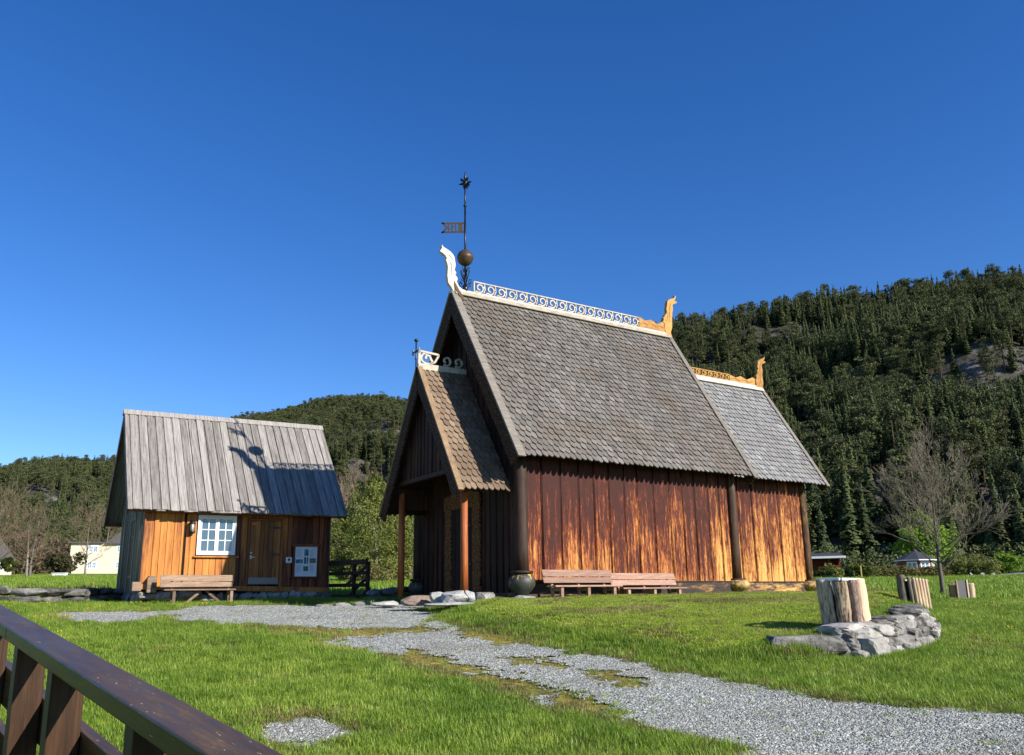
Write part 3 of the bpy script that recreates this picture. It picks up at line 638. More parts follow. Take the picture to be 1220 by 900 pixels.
def crest(par,u0,u1,z0,z1a,z1b,n,mat,vc=None,name='ridge_crest'):
    vc=cM if vc is None else vc; mb=MB(); p=(u1-u0)/n; dep=.055
    ribbon(mb,[(u0,z1a),(u1,z1b)],.036,dep,vc); ribbon(mb,[(u0,z0),(u0,z1a)],.04,dep,vc)
    for i in range(n):
        z1=z1a+(z1b-z1a)*(i+.5)/n; h=z1-z0; uc=u0+(i+.5)*p; r=h*.46; zc=z0+h*.5
        ribbon(mb,[(uc+(r*(1-.62*t/20.))*math.cos(-PI*.72+t*.36+ (0)),zc+(r*(1-.62*t/20.))*math.sin(-PI*.72+t*.36)) for t in range(21)],.040,dep,vc)
        ribbon(mb,[(uc+r*math.cos(-PI*.72),zc+r*math.sin(-PI*.72)),(uc-p*.42,z0+.02)],.036,dep,vc)
        ribbon(mb,[(uc+p*.36,z0+.02),(uc+p*.50,z0+h*.45),(uc+p*.44,z1-.02)],.032,dep,vc)
        mb.prism([(0,0),(.07,.05),(.02,.09)],(uc+p*.3,vc-dep/2,zc-.02),(1,0,0),(0,0,1),(0,dep,0))
    return mb.build(name,mat,par)
def figure(par,name,pts,mat,th,vc=None,holes=(),bev=.012):
    vc=cM if vc is None else vc
    mb=MB(); mb.prism(pts,(0,vc-th/2,0),(1,0,0),(0,0,1),(0,th,0))
    # carved grooves: raised ribs standing slightly proud of the flat
    for h in holes: ribbon(mb,h,.035,th+.03,vc,.15)
    return mb.build(name,mat,par,bev)
rb=ridge(nroof,-cO1+.02,cL_+cO2+.02,ZR+.02,.17,M['pale_wood'],0,slope)
crest(nroof,.35,7.40,ZR+.18,ZR+.53,ZR+.53,17,M['pale_wood'])
figure(nroof,'carved_tail',[(7.38,9.47),(7.38,9.86),(7.52,9.83),(7.66,9.76),(7.8,9.79),(7.95,9.84),(8.12,9.80),(8.27,9.73),(8.42,9.80),(8.58,9.88),(8.74,9.84),(8.74,9.47)],M['gold_wood'],.09,holes=([(7.45,9.6),(7.6,9.68),(7.8,9.62),(7.98,9.7),(8.2,9.6),(8.4,9.68),(8.6,9.62)],))
figure(nroof,'dragon_head',[(9.27,11.02),(9.22,10.91),(9.10,10.86),(8.98,10.82),(8.88,10.75),(8.83,10.66),(8.80,10.5),(8.76,10.37),(8.79,10.30),(8.76,10.2),(8.68,10.16),(8.66,10.08),(8.59,10.04),(8.60,9.94),(8.55,9.86),(8.62,9.84),(8.66,9.45),(8.95,9.25),(9.02,9.10),(9.08,9.10),(8.93,9.5),(9.02,9.72),(9.04,10.07),(9.08,10.32),(9.12,10.42),(9.10,10.59),(9.14,10.64),(9.24,10.68),(9.36,10.74),(9.30,10.79),(9.22,10.80),(9.27,10.88),(9.31,10.98)],M['gold_wood'],.13,holes=([(8.87,9.9),(8.92,10.2),(8.95,10.5),(9.03,10.66)],[(8.72,9.92),(8.8,10.02),(8.86,10.3)]))
figure(nroof,'dragon_head',[(-.85,10.82),(-.87,10.74),(-.845,10.70),(-.88,10.66),(-.93,10.57),(-.86,10.55),(-.74,10.48),(-.68,10.40),(-.71,10.32),(-.68,10.26),(-.66,10.20),(-.64,10.10),(-.655,9.95),(-.66,9.80),(-.63,9.59),(-.52,9.47),(-.41,9.30),(-.41,9.22),(.05,9.22),(.05,9.44),(-.12,9.47),(-.24,9.55),(-.32,9.69),(-.28,9.78),(-.31,9.84),(-.38,9.90),(-.33,9.96),(-.36,10.02),(-.40,10.06),(-.36,10.18),(-.36,10.26),(-.40,10.48),(-.46,10.58),(-.55,10.65),(-.70,10.71),(-.81,10.75)],M['pale_wood'],.13,holes=([(-.54,10.3),(-.5,10.05),(-.52,9.85)],[(-.45,10.4),(-.62,10.54)]))
mb=MB(); mb.bar((-.46,cM,9.76),(-.20,cM-.28,9.02),.05,.09); mb.build('ridge_batten',M['tan_plank'],nroof,.008)
crb=ridge(croof,cL_,CLE+CO+.02,CZR+.02,.16,M['pale_wood'],0,cslope)
crest(croof,cL_+.1,12.0,CZR+.18,CZR+.44,CZR+.42,11,M['gold_wood'])
figure(croof,'carved_tail',[(11.98,8.05),(11.98,8.30),(12.15,8.27),(12.3,8.22),(12.46,8.27),(12.62,8.32),(12.8,8.26),(12.97,8.22),(13.15,8.29),(13.32,8.36),(13.44,8.32),(13.44,8.05)],M['gold_wood'],.09,holes=([(12.05,8.14),(12.3,8.18),(12.55,8.13),(12.8,8.19),(13.1,8.13),(13.3,8.2)],))
dx=13.78-8.95
figure(croof,'dragon_head',[(9.27+dx,9.32),(9.22+dx,9.25),(9.08+dx,9.2),(8.98+dx,9.15),(8.86+dx,9.06),(8.84+dx,8.94),(8.80+dx,8.84),(8.84+dx,8.74),(8.76+dx,8.66),(8.78+dx,8.56),(8.68+dx,8.46),(8.70+dx,8.34),(8.62+dx,8.28),(8.66+dx,7.98),(8.95+dx,7.80),(9.05+dx,7.66),(9.11+dx,7.66),(9.0+dx,7.98),(9.08+dx,8.16),(9.06+dx,8.5),(9.1+dx,8.72),(9.07+dx,8.92),(9.12+dx,8.99),(9.22+dx,9.03),(9.34+dx,9.08),(9.29+dx,9.13),(9.21+dx,9.14),(9.26+dx,9.2),(9.31+dx,9.28)],M['gold_wood'],.13,holes=([(8.9+dx,8.2),(8.93+dx,8.5),(8.95+dx,8.85),(9.03+dx,9.02)],))
# wrought iron spire with ball, pennant vane and star
U0=.03
mb=MB(); mb.tube([(U0,cM,9.3),(U0,cM,10.3)],[.045,.035],10); mb.tube([(U0,cM,10.3),(U0,cM,12.05)],[.033,.03],10); mb.tube([(U0,cM,12.05),(U0,cM,13.2)],[.03,.024],10)
mb.lathe([(.03,-.04),(.055,-.02),(.055,.02),(.03,.04)],(U0,cM,12.38),12); mb.lathe([(.05,-.1),(.085,-.04),(.085,.04),(.05,.12)],(U0,cM,9.52),12)
spire=mb.build('spire_rod',M['iron'],church)
mb=MB(); mb.lathe([(.02,-.27),(.12,-.245),(.21,-.16),(.262,-.03),(.268,-.01),(.268,.03),(.262,.05),(.21,.17),(.12,.245),(.02,.265)],(U0,cM,10.575),28); mb.build('spire_ball',M['ball_iron'],spire)
mb=MB()
for k in range(4):
    a=k*PI/2+.3; ca,sa=math.cos(a),math.sin(a)
    def P3(r,z): return (U0+ca*r,cM+sa*r,z)
    mb.tube([P3(.04,9.72),P3(.10,9.9),P3(.17,10.05),P3(.19,10.16),P3(.14,10.22),P3(.07,10.18),P3(.08,10.12)],.014,6)
    mb.tube([P3(.04,9.66),P3(.14,9.62),P3(.24,9.68),P3(.25,9.77),P3(.18,9.80),P3(.14,9.74)],.014,6)
    mb.tube([P3(.03,9.85),P3(.06,10.0),P3(.03,10.15)],.016,6)
mb.build('scrollwork',M['iron'],spire)
mb=MB()
for k in range(14):
    b=k*2.399; z=1-2*(k+.5)/14; r=math.sqrt(1-z*z); d=Vector((math.cos(b)*r,math.sin(b)*r,z)); c=Vector((U0,cM,13.18))
    s=d.orthogonal().normalized(); t2=d.cross(s)
    for ax in (s,t2): mb.add([c+d*.04,c+d*.13+ax*.045,c+d*.24,c+d*.13-ax*.045],[(0,1,2,3)])
mb.lathe([(.015,0),(.04,.05),(.045,.12),(.02,.22),(.004,.33)],(U0,cM,13.28),10); mb.lathe([(.03,-.1),(.075,-.05),(.075,.05),(.03,.1)],(U0,cM,13.18),10)
mb.build('spire_star',M['iron'],spire)
mb=MB(); z0,z1=11.44,11.80; x1,x0=U0-.04,U0-.78; th=.018; y=cM
def fl(pts,m=mb): m.prism(pts,(0,y-th/2,0),(1,0,0),(0,0,1),(0,th,0))
fl([(x0,z1),(x0+.05,z1-.055),(x1,z1-.055),(x1,z1)]); fl([(x0,z0),(x1,z0),(x1,z0+.055),(x0+.05,z0+.055)])
fl([(x0,z1),(x0+.15,(z0+z1)/2),(x0+.23,(z0+z1)/2),(x0+.08,z1)]); fl([(x0+.15,(z0+z1)/2),(x0,z0),(x0+.08,z0),(x0+.23,(z0+z1)/2)])
for a,b in ((.22,.27),(.33,.385),(.45,.505),(.56,.70)): fl([(x0+a,z0+.05),(x0+b,z0+.05),(x0+b-.01,z1-.05),(x0+a-.01,z1-.05)])
fl([(x0+.27,z0+.1),(x0+.31,z0+.16),(x0+.27,z0+.2)]); fl([(x0+.385,z1-.1),(x0+.43,z1-.15),(x0+.385,z1-.19)])
mb.bar((U0,cM,z1+.02),(x1,cM,z1+.02-.04),.03,.02); mb.bar((U0,cM,z0-.02),(x1,cM,z0+.02),.03,.02); mb.bar((x1,cM,z0),(x1,cM,z1),.03,.02)
va=PI-CH[2]; mb.v=[(U0+(U0-x)*math.cos(va)-(y_-cM)*math.sin(va),cM+(U0-x)*math.sin(va)+(y_-cM)*math.cos(va),z) for x,y_,z in mb.v]; mb.build('weather_vane',plain('vane_metal',(.10,.072,.045),.5,.5,.5,14.),spire)

# ------------------------------------------------------------------ porch (frame of its own, child of the church)
pO=Vector((-cO1,cM-.079,0)); pYaw=.546-CH[2]
def pl(u,v,z):
    c,s=math.cos(pYaw),math.sin(pYaw); return Vector((pO.x+u*c-v*s,pO.y+u*s+v*c,z))
porch_e=bpy.data.objects.new('porch',None); COL.objects.link(porch_e); porch_e.parent=church; porch_e.location=pO; porch_e.rotation_euler=(0,0,pYaw)
PF,PH,PZ,PZL,PZR=-1.156,2.531,2.898,2.643,6.70
proof=roof_pair('porch_roof',PF,.42,0,PH,PZ,PZR,M['porch_shingle'],.225,.175,M['front_wall'],zeL=PZL,parent=porch_e)
barge(proof,PF-.07,.06,0,PH,PZ,PZR,.36,1.,M['barge'],M['tan_plank'],.17,zeL=PZL)
mb=MB(); mb.box((PF-.06,-.05,PZR-.1),(.42,.05,PZR+.16)); mb.build('ridge_board',M['pale_wood'],proof,.008)
mb=MB(); vc=0
u0,u1=PF-.02,PF+.62; z0,z1=PZR+.14,PZR+.55
ribbon(mb,[(u0,z1),(u1,z1-.05)],.06,.06,0); ribbon(mb,[(u0,z0),(u0,z1)],.08,.06,0); ribbon(mb,[(u1,z1-.03),(u1-.02,z1-.12)],.05,.06,0)
ribbon(mb,[(u0+.28+.22*math.cos(PI*.6+t*.3),(z0+z1)/2+.17*math.sin(PI*.6+t*.3)) for t in range(14)],.06,.06,0)
ribbon(mb,[(u0+.20,(z0+z1)/2-.02),(u0+.24,(z0+z1)/2+.1),(u0+.34,(z0+z1)/2+.08),(u0+.4,(z0+z1)/2-.04),(u0+.46,(z0+z1)/2-.12)],.07,.06,0)
ribbon(mb,[(u0+.34,z0+.02),(u0+.52,z0+.12),(u1,z1-.08)],.06,.06,0)
for k in range(2):
    uu=u1+.12+k*.4; ribbon(mb,[(uu+.16+(.16*(1-.6*t/18))*math.cos(-2.2+t*.36),(z0+z1)/2+(.16*(1-.6*t/18))*math.sin(-2.2+t*.36)) for t in range(19)],.05,.06,0)
mb.build('ridge_crest',M['pale_wood'],proof)
mb=MB(); ux=PF-.12; mb.tube([(ux,0,PZR-.25),(ux,0,PZR+.86)],.022,8); mb.bar((ux,-.19,PZR+.52),(ux,.19,PZR+.52),.04,.04)
for v_ in (-.2,.2): mb.bar((ux,v_,PZR+.44),(ux,v_,PZR+.60),.05,.05)
mb.lathe([(.01,-.06),(.055,-.03),(.065,.0),(.055,.03),(.01,.06)],(ux,0,PZR+.86),10); mb.bar((ux,-.06,PZR+.3),(ux,.06,PZR+.3),.03,.03)
mb.build('iron_cross',M['iron'],proof)
# gable boarding above the tie beam
gu=PF+.24; TZ=3.50
def prz(v): return (PZ if v<0 else PZL)+(PH-abs(v))/PH*(PZR-(PZ if v<0 else PZL))-.15
vmax=1.95
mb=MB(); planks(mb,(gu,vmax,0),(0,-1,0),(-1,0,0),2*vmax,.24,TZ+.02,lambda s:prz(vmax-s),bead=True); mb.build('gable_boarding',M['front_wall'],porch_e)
mb=MB(); mb.box((gu-.07,-2.12,TZ-.10),(gu+.07,2.12,TZ+.03)); mb.build('tie_beam',M['dark_post'],porch_e,.01)
for v_,mat in ((-2.035,M['red_post']),(2.035,M['red_post'])):
    mb=MB(); zt=prz(v_)-.05; mb.tube([(-.748,v_,.12),(-.748,v_,1.2),(-.748,v_,zt)],[.105,.1,.095],16); mb.build('porch_post',mat,porch_e)
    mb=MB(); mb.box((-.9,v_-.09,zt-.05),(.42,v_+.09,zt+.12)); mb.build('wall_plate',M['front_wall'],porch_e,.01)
mb=MB()
for k in range(3): mb.box((-.85+k*.42,2.06,2.72),(-.45+k*.42,2.09,3.35))
mb.build('side_boarding',M['front_wall'],porch_e)
# carved portal and door on the front wall
pd=MB(); uo=-.10
pd.box((uo,1.90,ZB+.05),(uo+.07,2.30,3.0)); pd.box((uo-.002,3.50,ZB+.05),(uo+.068,3.86,3.0)); pd.prism([(1.86,2.62),(3.90,2.62),(3.90,3.0),(3.4,3.1),(2.88,3.16),(2.36,3.1),(1.86,3.0)],(uo-.02,0,0),(0,1,0),(0,0,1),(.075,0,0))
portal=pd.build('carved_portal',M['portal'],church,.01)
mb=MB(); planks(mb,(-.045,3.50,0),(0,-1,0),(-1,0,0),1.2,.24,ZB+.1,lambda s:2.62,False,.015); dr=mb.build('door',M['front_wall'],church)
for z in (1.,2.1): mb=MB(); mb.bar((-.08,2.36,z),(-.08,2.95,z),.03,.06); mb.build('hinge',M['iron'],dr)
mb=MB(); mb.tube([(-.08,3.3,1.4),(-.13,3.3,1.36),(-.13,3.3,1.22),(-.08,3.3,1.18)],.014,6); mb.build('handle',M['iron'],dr)

for o in list(porch_e.children):          # the porch's parts belong straight to the church, turned with the porch
    o.parent=church; o.location=pO; o.rotation_euler=(0,0,pYaw)
bpy.data.objects.remove(porch_e)
# ------------------------------------------------------------------ log cabin
hL,hD,hHO,hHR,hOE,hZE,hZR=6.09,5.606,.595,.44,.489,2.884,6.60
hM=hD/2; hSl=(hZR-hZE)/(hM+hOE)
cabin=empty('wooden_cabin',(HU[0],HU[1],0),HU[2],'small orange-brown wooden cabin with grey plank roof and white window','cabin')
def hroof(v): return hZE+(min(v,hD-v)+hOE)*hSl-.14
def face_planks(mb,u0,u1,z0,z1,widths,v=0.,proud=.02):
    s=u0;i=0
    while s<u1-.03:
        w=min(widths*random.uniform(.8,1.2),u1-s)
        if u1-s-w<widths*.35: w=u1-s
        o=random.uniform(-.006,.006); a,b=s+.003,s+w-.003
        sec=[(a,v+.05),(a,v-proud+.012+o),(a+.01,v-proud+o),(b-.01,v-proud+o),(b,v-proud+.012+o),(b,v+.05)]
        mb.add([(x,y,z) for z in (z0,z1) for x,y in sec],[(i_,i_+1,i_+7,i_+6) for i_ in range(5)]+[(11,10,9,8,7,6),(0,5,4,3,2,1)][:1])
        s+=w
WT=3.2
mb=MB()
face_planks(mb,.28,1.20,.62,WT,.19); face_planks(mb,1.27,1.60,.62,WT,.17); face_planks(mb,1.60,2.88,2.92,WT,.3); face_planks(mb,1.62,2.92,.62,1.48,.24)
face_planks(mb,3.02,3.24,.52,WT,.2); face_planks(mb,4.46,4.62,.55,WT,.17); face_planks(mb,3.24,4.46,2.82,WT,.3)
mb.build('front_wall',M['cabin_wood'],cabin)
mb=MB(); face_planks(mb,4.62,4.78,.55,WT,.17); face_planks(mb,4.78,5.72,1.98,WT,.22,); face_planks(mb,4.80,5.74,.45,.82,.22,.0); face_planks(mb,5.74,6.04,.45,WT,.16); mb.build('front_wall',M['cabin_dark'],cabin)  # right end of the same wall, shadow put into its darker wood colour
mb=MB(); mb.box((.02,.02,.3),(hL-.02,.12,WT)); mb.build('wall_lining',M['black_dark'],cabin)
mb=MB(); mb.box((-.03,-.055,.55),(.27,.08,WT),.15); mb.build('corner_board',M['cabin_wood'],cabin,.01)
mb=MB(); mb.box((2.90,-.05,.52),(3.01,.05,WT),.2); mb.build('wall_batten',M['cabin_dark'],cabin,.01)
mb=MB(); mb.box((6.0,-.05,.42),(6.10,.08,WT),.1); mb.build('corner_board',M['cabin_dark'],cabin,.01)
mb=MB(); mb.obox((3.03,-.04,.47),(3.0,0,-.075),(0,.10,0),(0,0,.085)); mb.build('sill_beam',M['cabin_wood'],cabin,.015)
mb=MB(); mb.box((-.25,-.18,.42),(.02,.05,.70)); mb.prism([(.16,.36),(.45,.36),(.45,.80),(.40,.88),(.22,.88),(.16,.80)],(0,-.34,0),(1,0,0),(0,0,1),(0,.3,0)); mb.build('log_end',M['bench_grey'],cabin,.015)
# window
def window(par,u0,u1,z0,z1,v,sashes,cols,rows,fw=.065,sill=True,depth=.05,glassm=None,name='window'):
    w=MB(); y0,y1=v-.03,v+.05
    w.box((u0,y0,z0),(u0+fw,y1,z1)); w.box((u1-fw,y0,z0),(u1,y1,z1)); w.box((u0+fw,y0,z0),(u1-fw,y1,z0+fw)); w.box((u0+fw,y0,z1-fw),(u1-fw,y1,z1))
    sw=(u1-u0-2*fw)/sashes; glass=[]
    for i in range(sashes):
        a=u0+fw+i*sw; b=a+sw; s_=fw*.85; yy0,yy1=v-.015,v+.035
        w.box((a+.004,yy0,z0+fw),(a+s_,yy1,z1-fw)); w.box((b-s_,yy0,z0+fw),(b-.004,yy1,z1-fw)); w.box((a+s_,yy0,z0+fw),(b-s_,yy1,z0+fw+s_)); w.box((a+s_,yy0,z1-fw-s_),(b-s_,yy1,z1-fw))
        gu0,gu1,gz0,gz1=a+s_,b-s_,z0+fw+s_,z1-fw-s_; m=fw*.42
        for c in range(1,cols): x=gu0+(gu1-gu0)*c/cols; w.box((x-m/2,v,gz0),(x+m/2,v+.03,gz1))
        for r in range(1,rows): zz=gz0+(gz1-gz0)*r/rows; w.box((gu0,v-.002,zz-m/2),(gu1,v+.028,zz+m/2))
        glass.append((gu0,gu1,gz0,gz1))
    o=w.build(name,M['white_paint'],par,.004)
    for g in glass:
        q=MB(); q.box((g[0]-.01,v+.018,g[2]-.01),(g[1]+.01,v+.024,g[3]+.01)); q.build('glass_pane',glassm or M['glass'],o)
    return o
wn=window(cabin,1.62,2.86,1.56,2.86,-.045,2,2,3,.07)
mb=MB(); mb.box((1.54,-.11,1.475),(2.98,.0,1.525)); mb.build('window_sill',M['cabin_wood'],wn,.006)
mb=MB(); mb.box((1.54,-.06,2.87),(2.98,.0,2.95)); mb.build('window_head',M['cabin_dark'],wn,.006)
# door with strap hinges, handle and kick plate
mb=MB(); face_planks(mb,3.33,4.37,.60,2.72,.155,0,.03); door=mb.build('door',M['cabin_door'],cabin)
mb=MB(); mb.box((3.24,-.06,.5),(3.32,.03,2.80)); mb.box((4.38,-.06,.5),(4.46,.03,2.80)); mb.box((3.32,-.06,2.73),(4.38,.03,2.80)); mb.build('door_frame',M['cabin_door'],door,.008)
for z in (1.60,2.50):
    mb=MB(); mb.prism([(4.42,-.03),(4.42,.03),(4.0,.022),(3.96,.05),(3.9,0),(3.96,-.05),(4.0,-.022)],(0,-.045,z),(1,0,0),(0,0,1),(0,.012,0)); mb.prism([(4.12,.02),(4.16,.075),(4.2,.02)],(0,-.045,z),(1,0,0),(0,0,1),(0,.012,0)); mb.prism([(4.12,-.02),(4.2,-.02),(4.16,-.075)],(0,-.045,z),(1,0,0),(0,0,1),(0,.012,0))
    mb.build('strap_hinge',M['iron'],door)
mb=MB(); mb.bar((3.39,-.04,1.50),(3.39,-.10,1.50),.03,.03); mb.bar((3.385,-.095,1.50),(3.51,-.095,1.50),.022,.022); mb.box((3.365,-.042,1.44),(3.415,-.034,1.56)); mb.build('door_handle',M['white_paint'],door,.004)
mb=MB(); mb.box((3.365,-.055,1.62),(3.415,-.034,1.67)); mb.build('lock',M['white_paint'],door,.004)
mb=MB(); mb.box((3.34,-.046,.62),(4.34,-.034,.83)); mb.build('kick_plate',M['metal_sheet'],door)
# lantern
mb=MB(); lx,ly,lz=1.43,-.14,2.44
mb.lathe([(.03,.22),(.075,.20),(.10,.14),(.105,.12),(.085,.115)],(lx,ly,lz),14); mb.lathe([(.085,-.13),(.105,-.14),(.095,-.18),(.04,-.21)],(lx,ly,lz),14)
for k in range(6): a=k*PI/3; mb.tube([(lx+.09*math.cos(a),ly+.09*math.sin(a),lz-.14),(lx+.09*math.cos(a),ly+.09*math.sin(a),lz+.12)],.008,5)
mb.bar((lx,ly,lz+.18),(lx,0,lz+.22),.03,.03); mb.box((lx-.06,-.04,lz-.1),(lx+.06,-.02,lz+.25)); lamp=mb.build('wall_lantern',M['iron'],cabin)
mb=MB(); mb.lathe([(.07,-.13),(.075,0),(.07,.12)],(lx,ly,lz),14); mb.build('lamp_glass',plain('lamp_glass',(.45,.42,.36),.25,0,.05),lamp)
# gable end with its grey boards and door
mb=MB(); planks(mb,(0,hD,0),(0,-1,0),(-1,0,0),hD,.27,.30,lambda s:hroof(hD-s),True,.025); mb.build('gable_wall',M['cabin_grey'],cabin)
mb=MB(); mb.box((-.065,1.55,.35),(-.03,1.72,2.8)); mb.box((-.065,2.75,.35),(-.03,2.9,2.8)); mb.box((-.07,1.5,2.72),(-.03,2.95,2.9)); gd=mb.build('gable_door_frame',M['cabin_grey'],cabin,.006)
for z in (.9,2.2): mb=MB(); mb.bar((-.05,1.75,z),(-.05,2.5,z),.02,.09); mb.build('gable_door_ledge',M['cabin_grey'],gd)
mb=MB(); planks(mb,(hL,0,0),(0,1,0),(1,0,0),hD,.27,.30,lambda s:hroof(s),True,.025); mb.build('gable_wall',M['cabin_grey'],cabin)
mb=MB(); planks(mb,(hL,hD,0),(-1,0,0),(0,1,0),hL,.27,.30,lambda s:hroof(hD),True,.025); mb.build('rear_wall',M['cabin_grey'],cabin)
# plank roof
mb=MB(); L=hHO+hL+hHR
for sgn in (1,-1):
    O=Vector((-hHO,hM-sgn*(hM+hOE),hZE)); up=Vector((0,sgn*(hM+hOE),hZR-hZE)); S_=up.length; up.normalize(); n=Vector((0,-up.z*sgn,up.y*sgn)); U=Vector((1,0,0))
    p=.278; k=int(L/p)
    for i in range(k+1):
        x0=i*p; x1=min(x0+p+.02,L)
        if x1-x0<.05: continue
        w=.108*random.uniform(.9,1.1); e=random.uniform(-.03,.03)
        # under board, then the cover board over the joint
        mb.obox(O+U*((x0+x1)/2)+up*(S_/2+e/2)+n*(-.012),U*((x1-x0)/2-.012),up*(S_/2-e/2),n*.016)
        xm=x0; a=max(xm-w,0); b=min(xm+w,L); e=random.uniform(-.04,.05)
        tl=random.uniform(-.006,.006)
        mb.obox(O+U*((a+b)/2)+up*(S_/2+e/2)+n*(.024+tl),U*((b-a)/2)+n*random.uniform(-.006,.006),up*(S_/2-e/2),n*.017)
    a=L-.13; mb.obox(O+U*(L-.065)+up*(S_/2)+n*.03,U*.065,up*(S_/2),n*.02)
hroof_o=mb.build('plank_roof',M['cabin_roof'],cabin,.006)
mb=MB()
for sgn in (1,-1):
    O=Vector((-hHO-.02,hM,hZR+.05)); up=Vector((0,sgn*(hM+hOE),hZR-hZE)).normalized(); n=Vector((0,-up.z*sgn,up.y*sgn))
    mb.obox(O+Vector((L/2+.02,0,0))-up*.12+n*.02,Vector((L/2+.03,0,0)),up*.13,n*.02)
mb.build('ridge_cap',M['cabin_roof'],hroof_o,.006)
mb=MB()
for u in (-hHO+.02,hL+hHR-.02):
    for sgn in (1,-1):
        O=Vector((u,hM-sgn*(hM+hOE),hZE)); up=Vector((0,sgn*(hM+hOE),hZR-hZE)); S_=up.length; up.normalize(); n=Vector((0,-up.z*sgn,up.y*sgn))
        mb.obox(O+up*(S_/2)-n*.13,Vector((.022,0,0)),up*(S_/2-.02),n*.095)
for v in (-.30,hD+.30): mb.box((-hHO+.05,v-.06,hroof(v)-.12),(hL+hHR-.05,v+.06,hroof(v)+.0))
mb.build('roof_verge',M['cabin_dark'],hroof_o)
mb=MB()
for i in range(26): mb.rock((.1+i*.235,-.02,gz(*(np.array(HU[:2])+np.array([math.cos(HU[2]),math.sin(HU[2])])*(.1+i*.235)))+.14+(.1 if i<8 else .02)),(random.uniform(.16,.3),.22,random.uniform(.13,.22)),i+40.,0,2)
mb.build('foundation',M['stone'],cabin)
mb=MB()
for i in range(12): mb.rock((.05,.3+i*.38,.2),(.2,.26,.2),i+140.,0,2)
mb.build('foundation',M['stone'],cabin)
# fit of the front wall to its surveyed width
for o in cabin.children_recursive:
    if o.name.split('.')[0] in ('front_wall','wall_batten','lock','corner_board','window','glass_pane','window_sill','window_head','door','door_frame','strap_hinge','door_handle','kick_plate','wall_lantern','lamp_glass','log_end') and not o.get('fitted'):
        o.data.transform(Matrix.Translation((.02,0,0))@Matrix.Diagonal((.990,1,.985,1)))
# information board and small notice on the wall
def hw(u,v,z):
    c,s=math.cos(HU[2]),math.sin(HU[2]); return Vector((HU[0]+u*c-v*s,HU[1]+u*s+v*c,z))
ib=empty('information_board',hw(5.24,-.05,.88),HU[2],'white information poster with small photographs in a brown wooden frame beside the cabin door','sign')
mb=MB(); mb.box((-.46,-.06,-.05),(-.385,.02,1.02)); mb.box((.385,-.06,-.05),(.46,.02,1.02)); mb.box((-.52,-.08,-.10),(.52,.02,-.03)); mb.box((-.52,-.09,.97),(.52,.02,1.06)); mb.build('frame',M['cabin_dark'],ib,.006)
mb=MB(); mb.box((-.384,-.03,-.028),(.384,.0,.968)); pst=mb.build('poster',plain('poster_paper',(.72,.74,.76),.6,0,.03),ib)
def photo(x,z,w,h,cols,sd):
    t=NT('printed_photo_%d'%sd); v=t.coord('Object'); f=t.noise(v,9.+sd,5.,.7); c=t.ramp(f,[(.35,cols[0]),(.5,cols[1]),(.65,cols[2])]); m=t.finish(c,.6)
    q=MB(); q.box((x-w/2,-.034,z-h/2),(x+w/2,-.029,z+h/2)); q.build('printed_photo',m,pst)
bl=[(.02,.06,.05),(.05,.16,.20),(.16,.34,.48)]
photo(.01,.77,.145,.22,bl,1); photo(-.235,.475,.25,.13,[(.02,.06,.08),(.06,.16,.22),(.2,.4,.55)],2); photo(-.03,.505,.07,.22,[(.02,.03,.05),(.05,.08,.12),(.1,.18,.25)],3); photo(.05,.505,.045,.22,[(.03,.04,.05),(.07,.09,.12),(.14,.2,.25)],4); photo(.235,.50,.21,.16,[(.07,.07,.02),(.15,.13,.06),(.3,.24,.16)],5); photo(.0,.23,.17,.155,[(.02,.06,.05),(.05,.14,.12),(.12,.28,.26)],6)
pg=plain('print_grey',(.36,.38,.42),.7)
for col,z0,z1 in ((-.235,.60,.88),(.225,.62,.87),(-.235,.10,.36),(.235,.14,.36)):
    mb=MB(); z=z1
    while z>z0:
        mb.box((col-.10,-.0315,z-.006),(col+random.uniform(.02,.10),-.0295,z+.004)); z-=.026
    mb.build('text_block',pg,pst)
nt=empty('notice',hw(4.655,-.055,1.30),HU[2],'small square white notice with a dark round emblem between door and poster','sign')
mb=MB(); mb.box((-.10,-.012,0),(.10,.012,.19)); nb=mb.build('notice_plate',M['white_paint'],nt,.003)
mb=MB(); mb.prism([(.045*math.cos(a*PI/8),.045*math.sin(a*PI/8)) for a in range(16)],(0,-.016,.11),(1,0,0),(0,0,1),(0,.006,0)); mb.prism([(-.02,-.06),(.02,-.06),(.01,-.03),(-.01,-.03)],(0,-.016,.11),(1,0,0),(0,0,1),(0,.006,0)); mb.build('emblem',plain('emblem_blue',(.03,.06,.16),.6),nb)
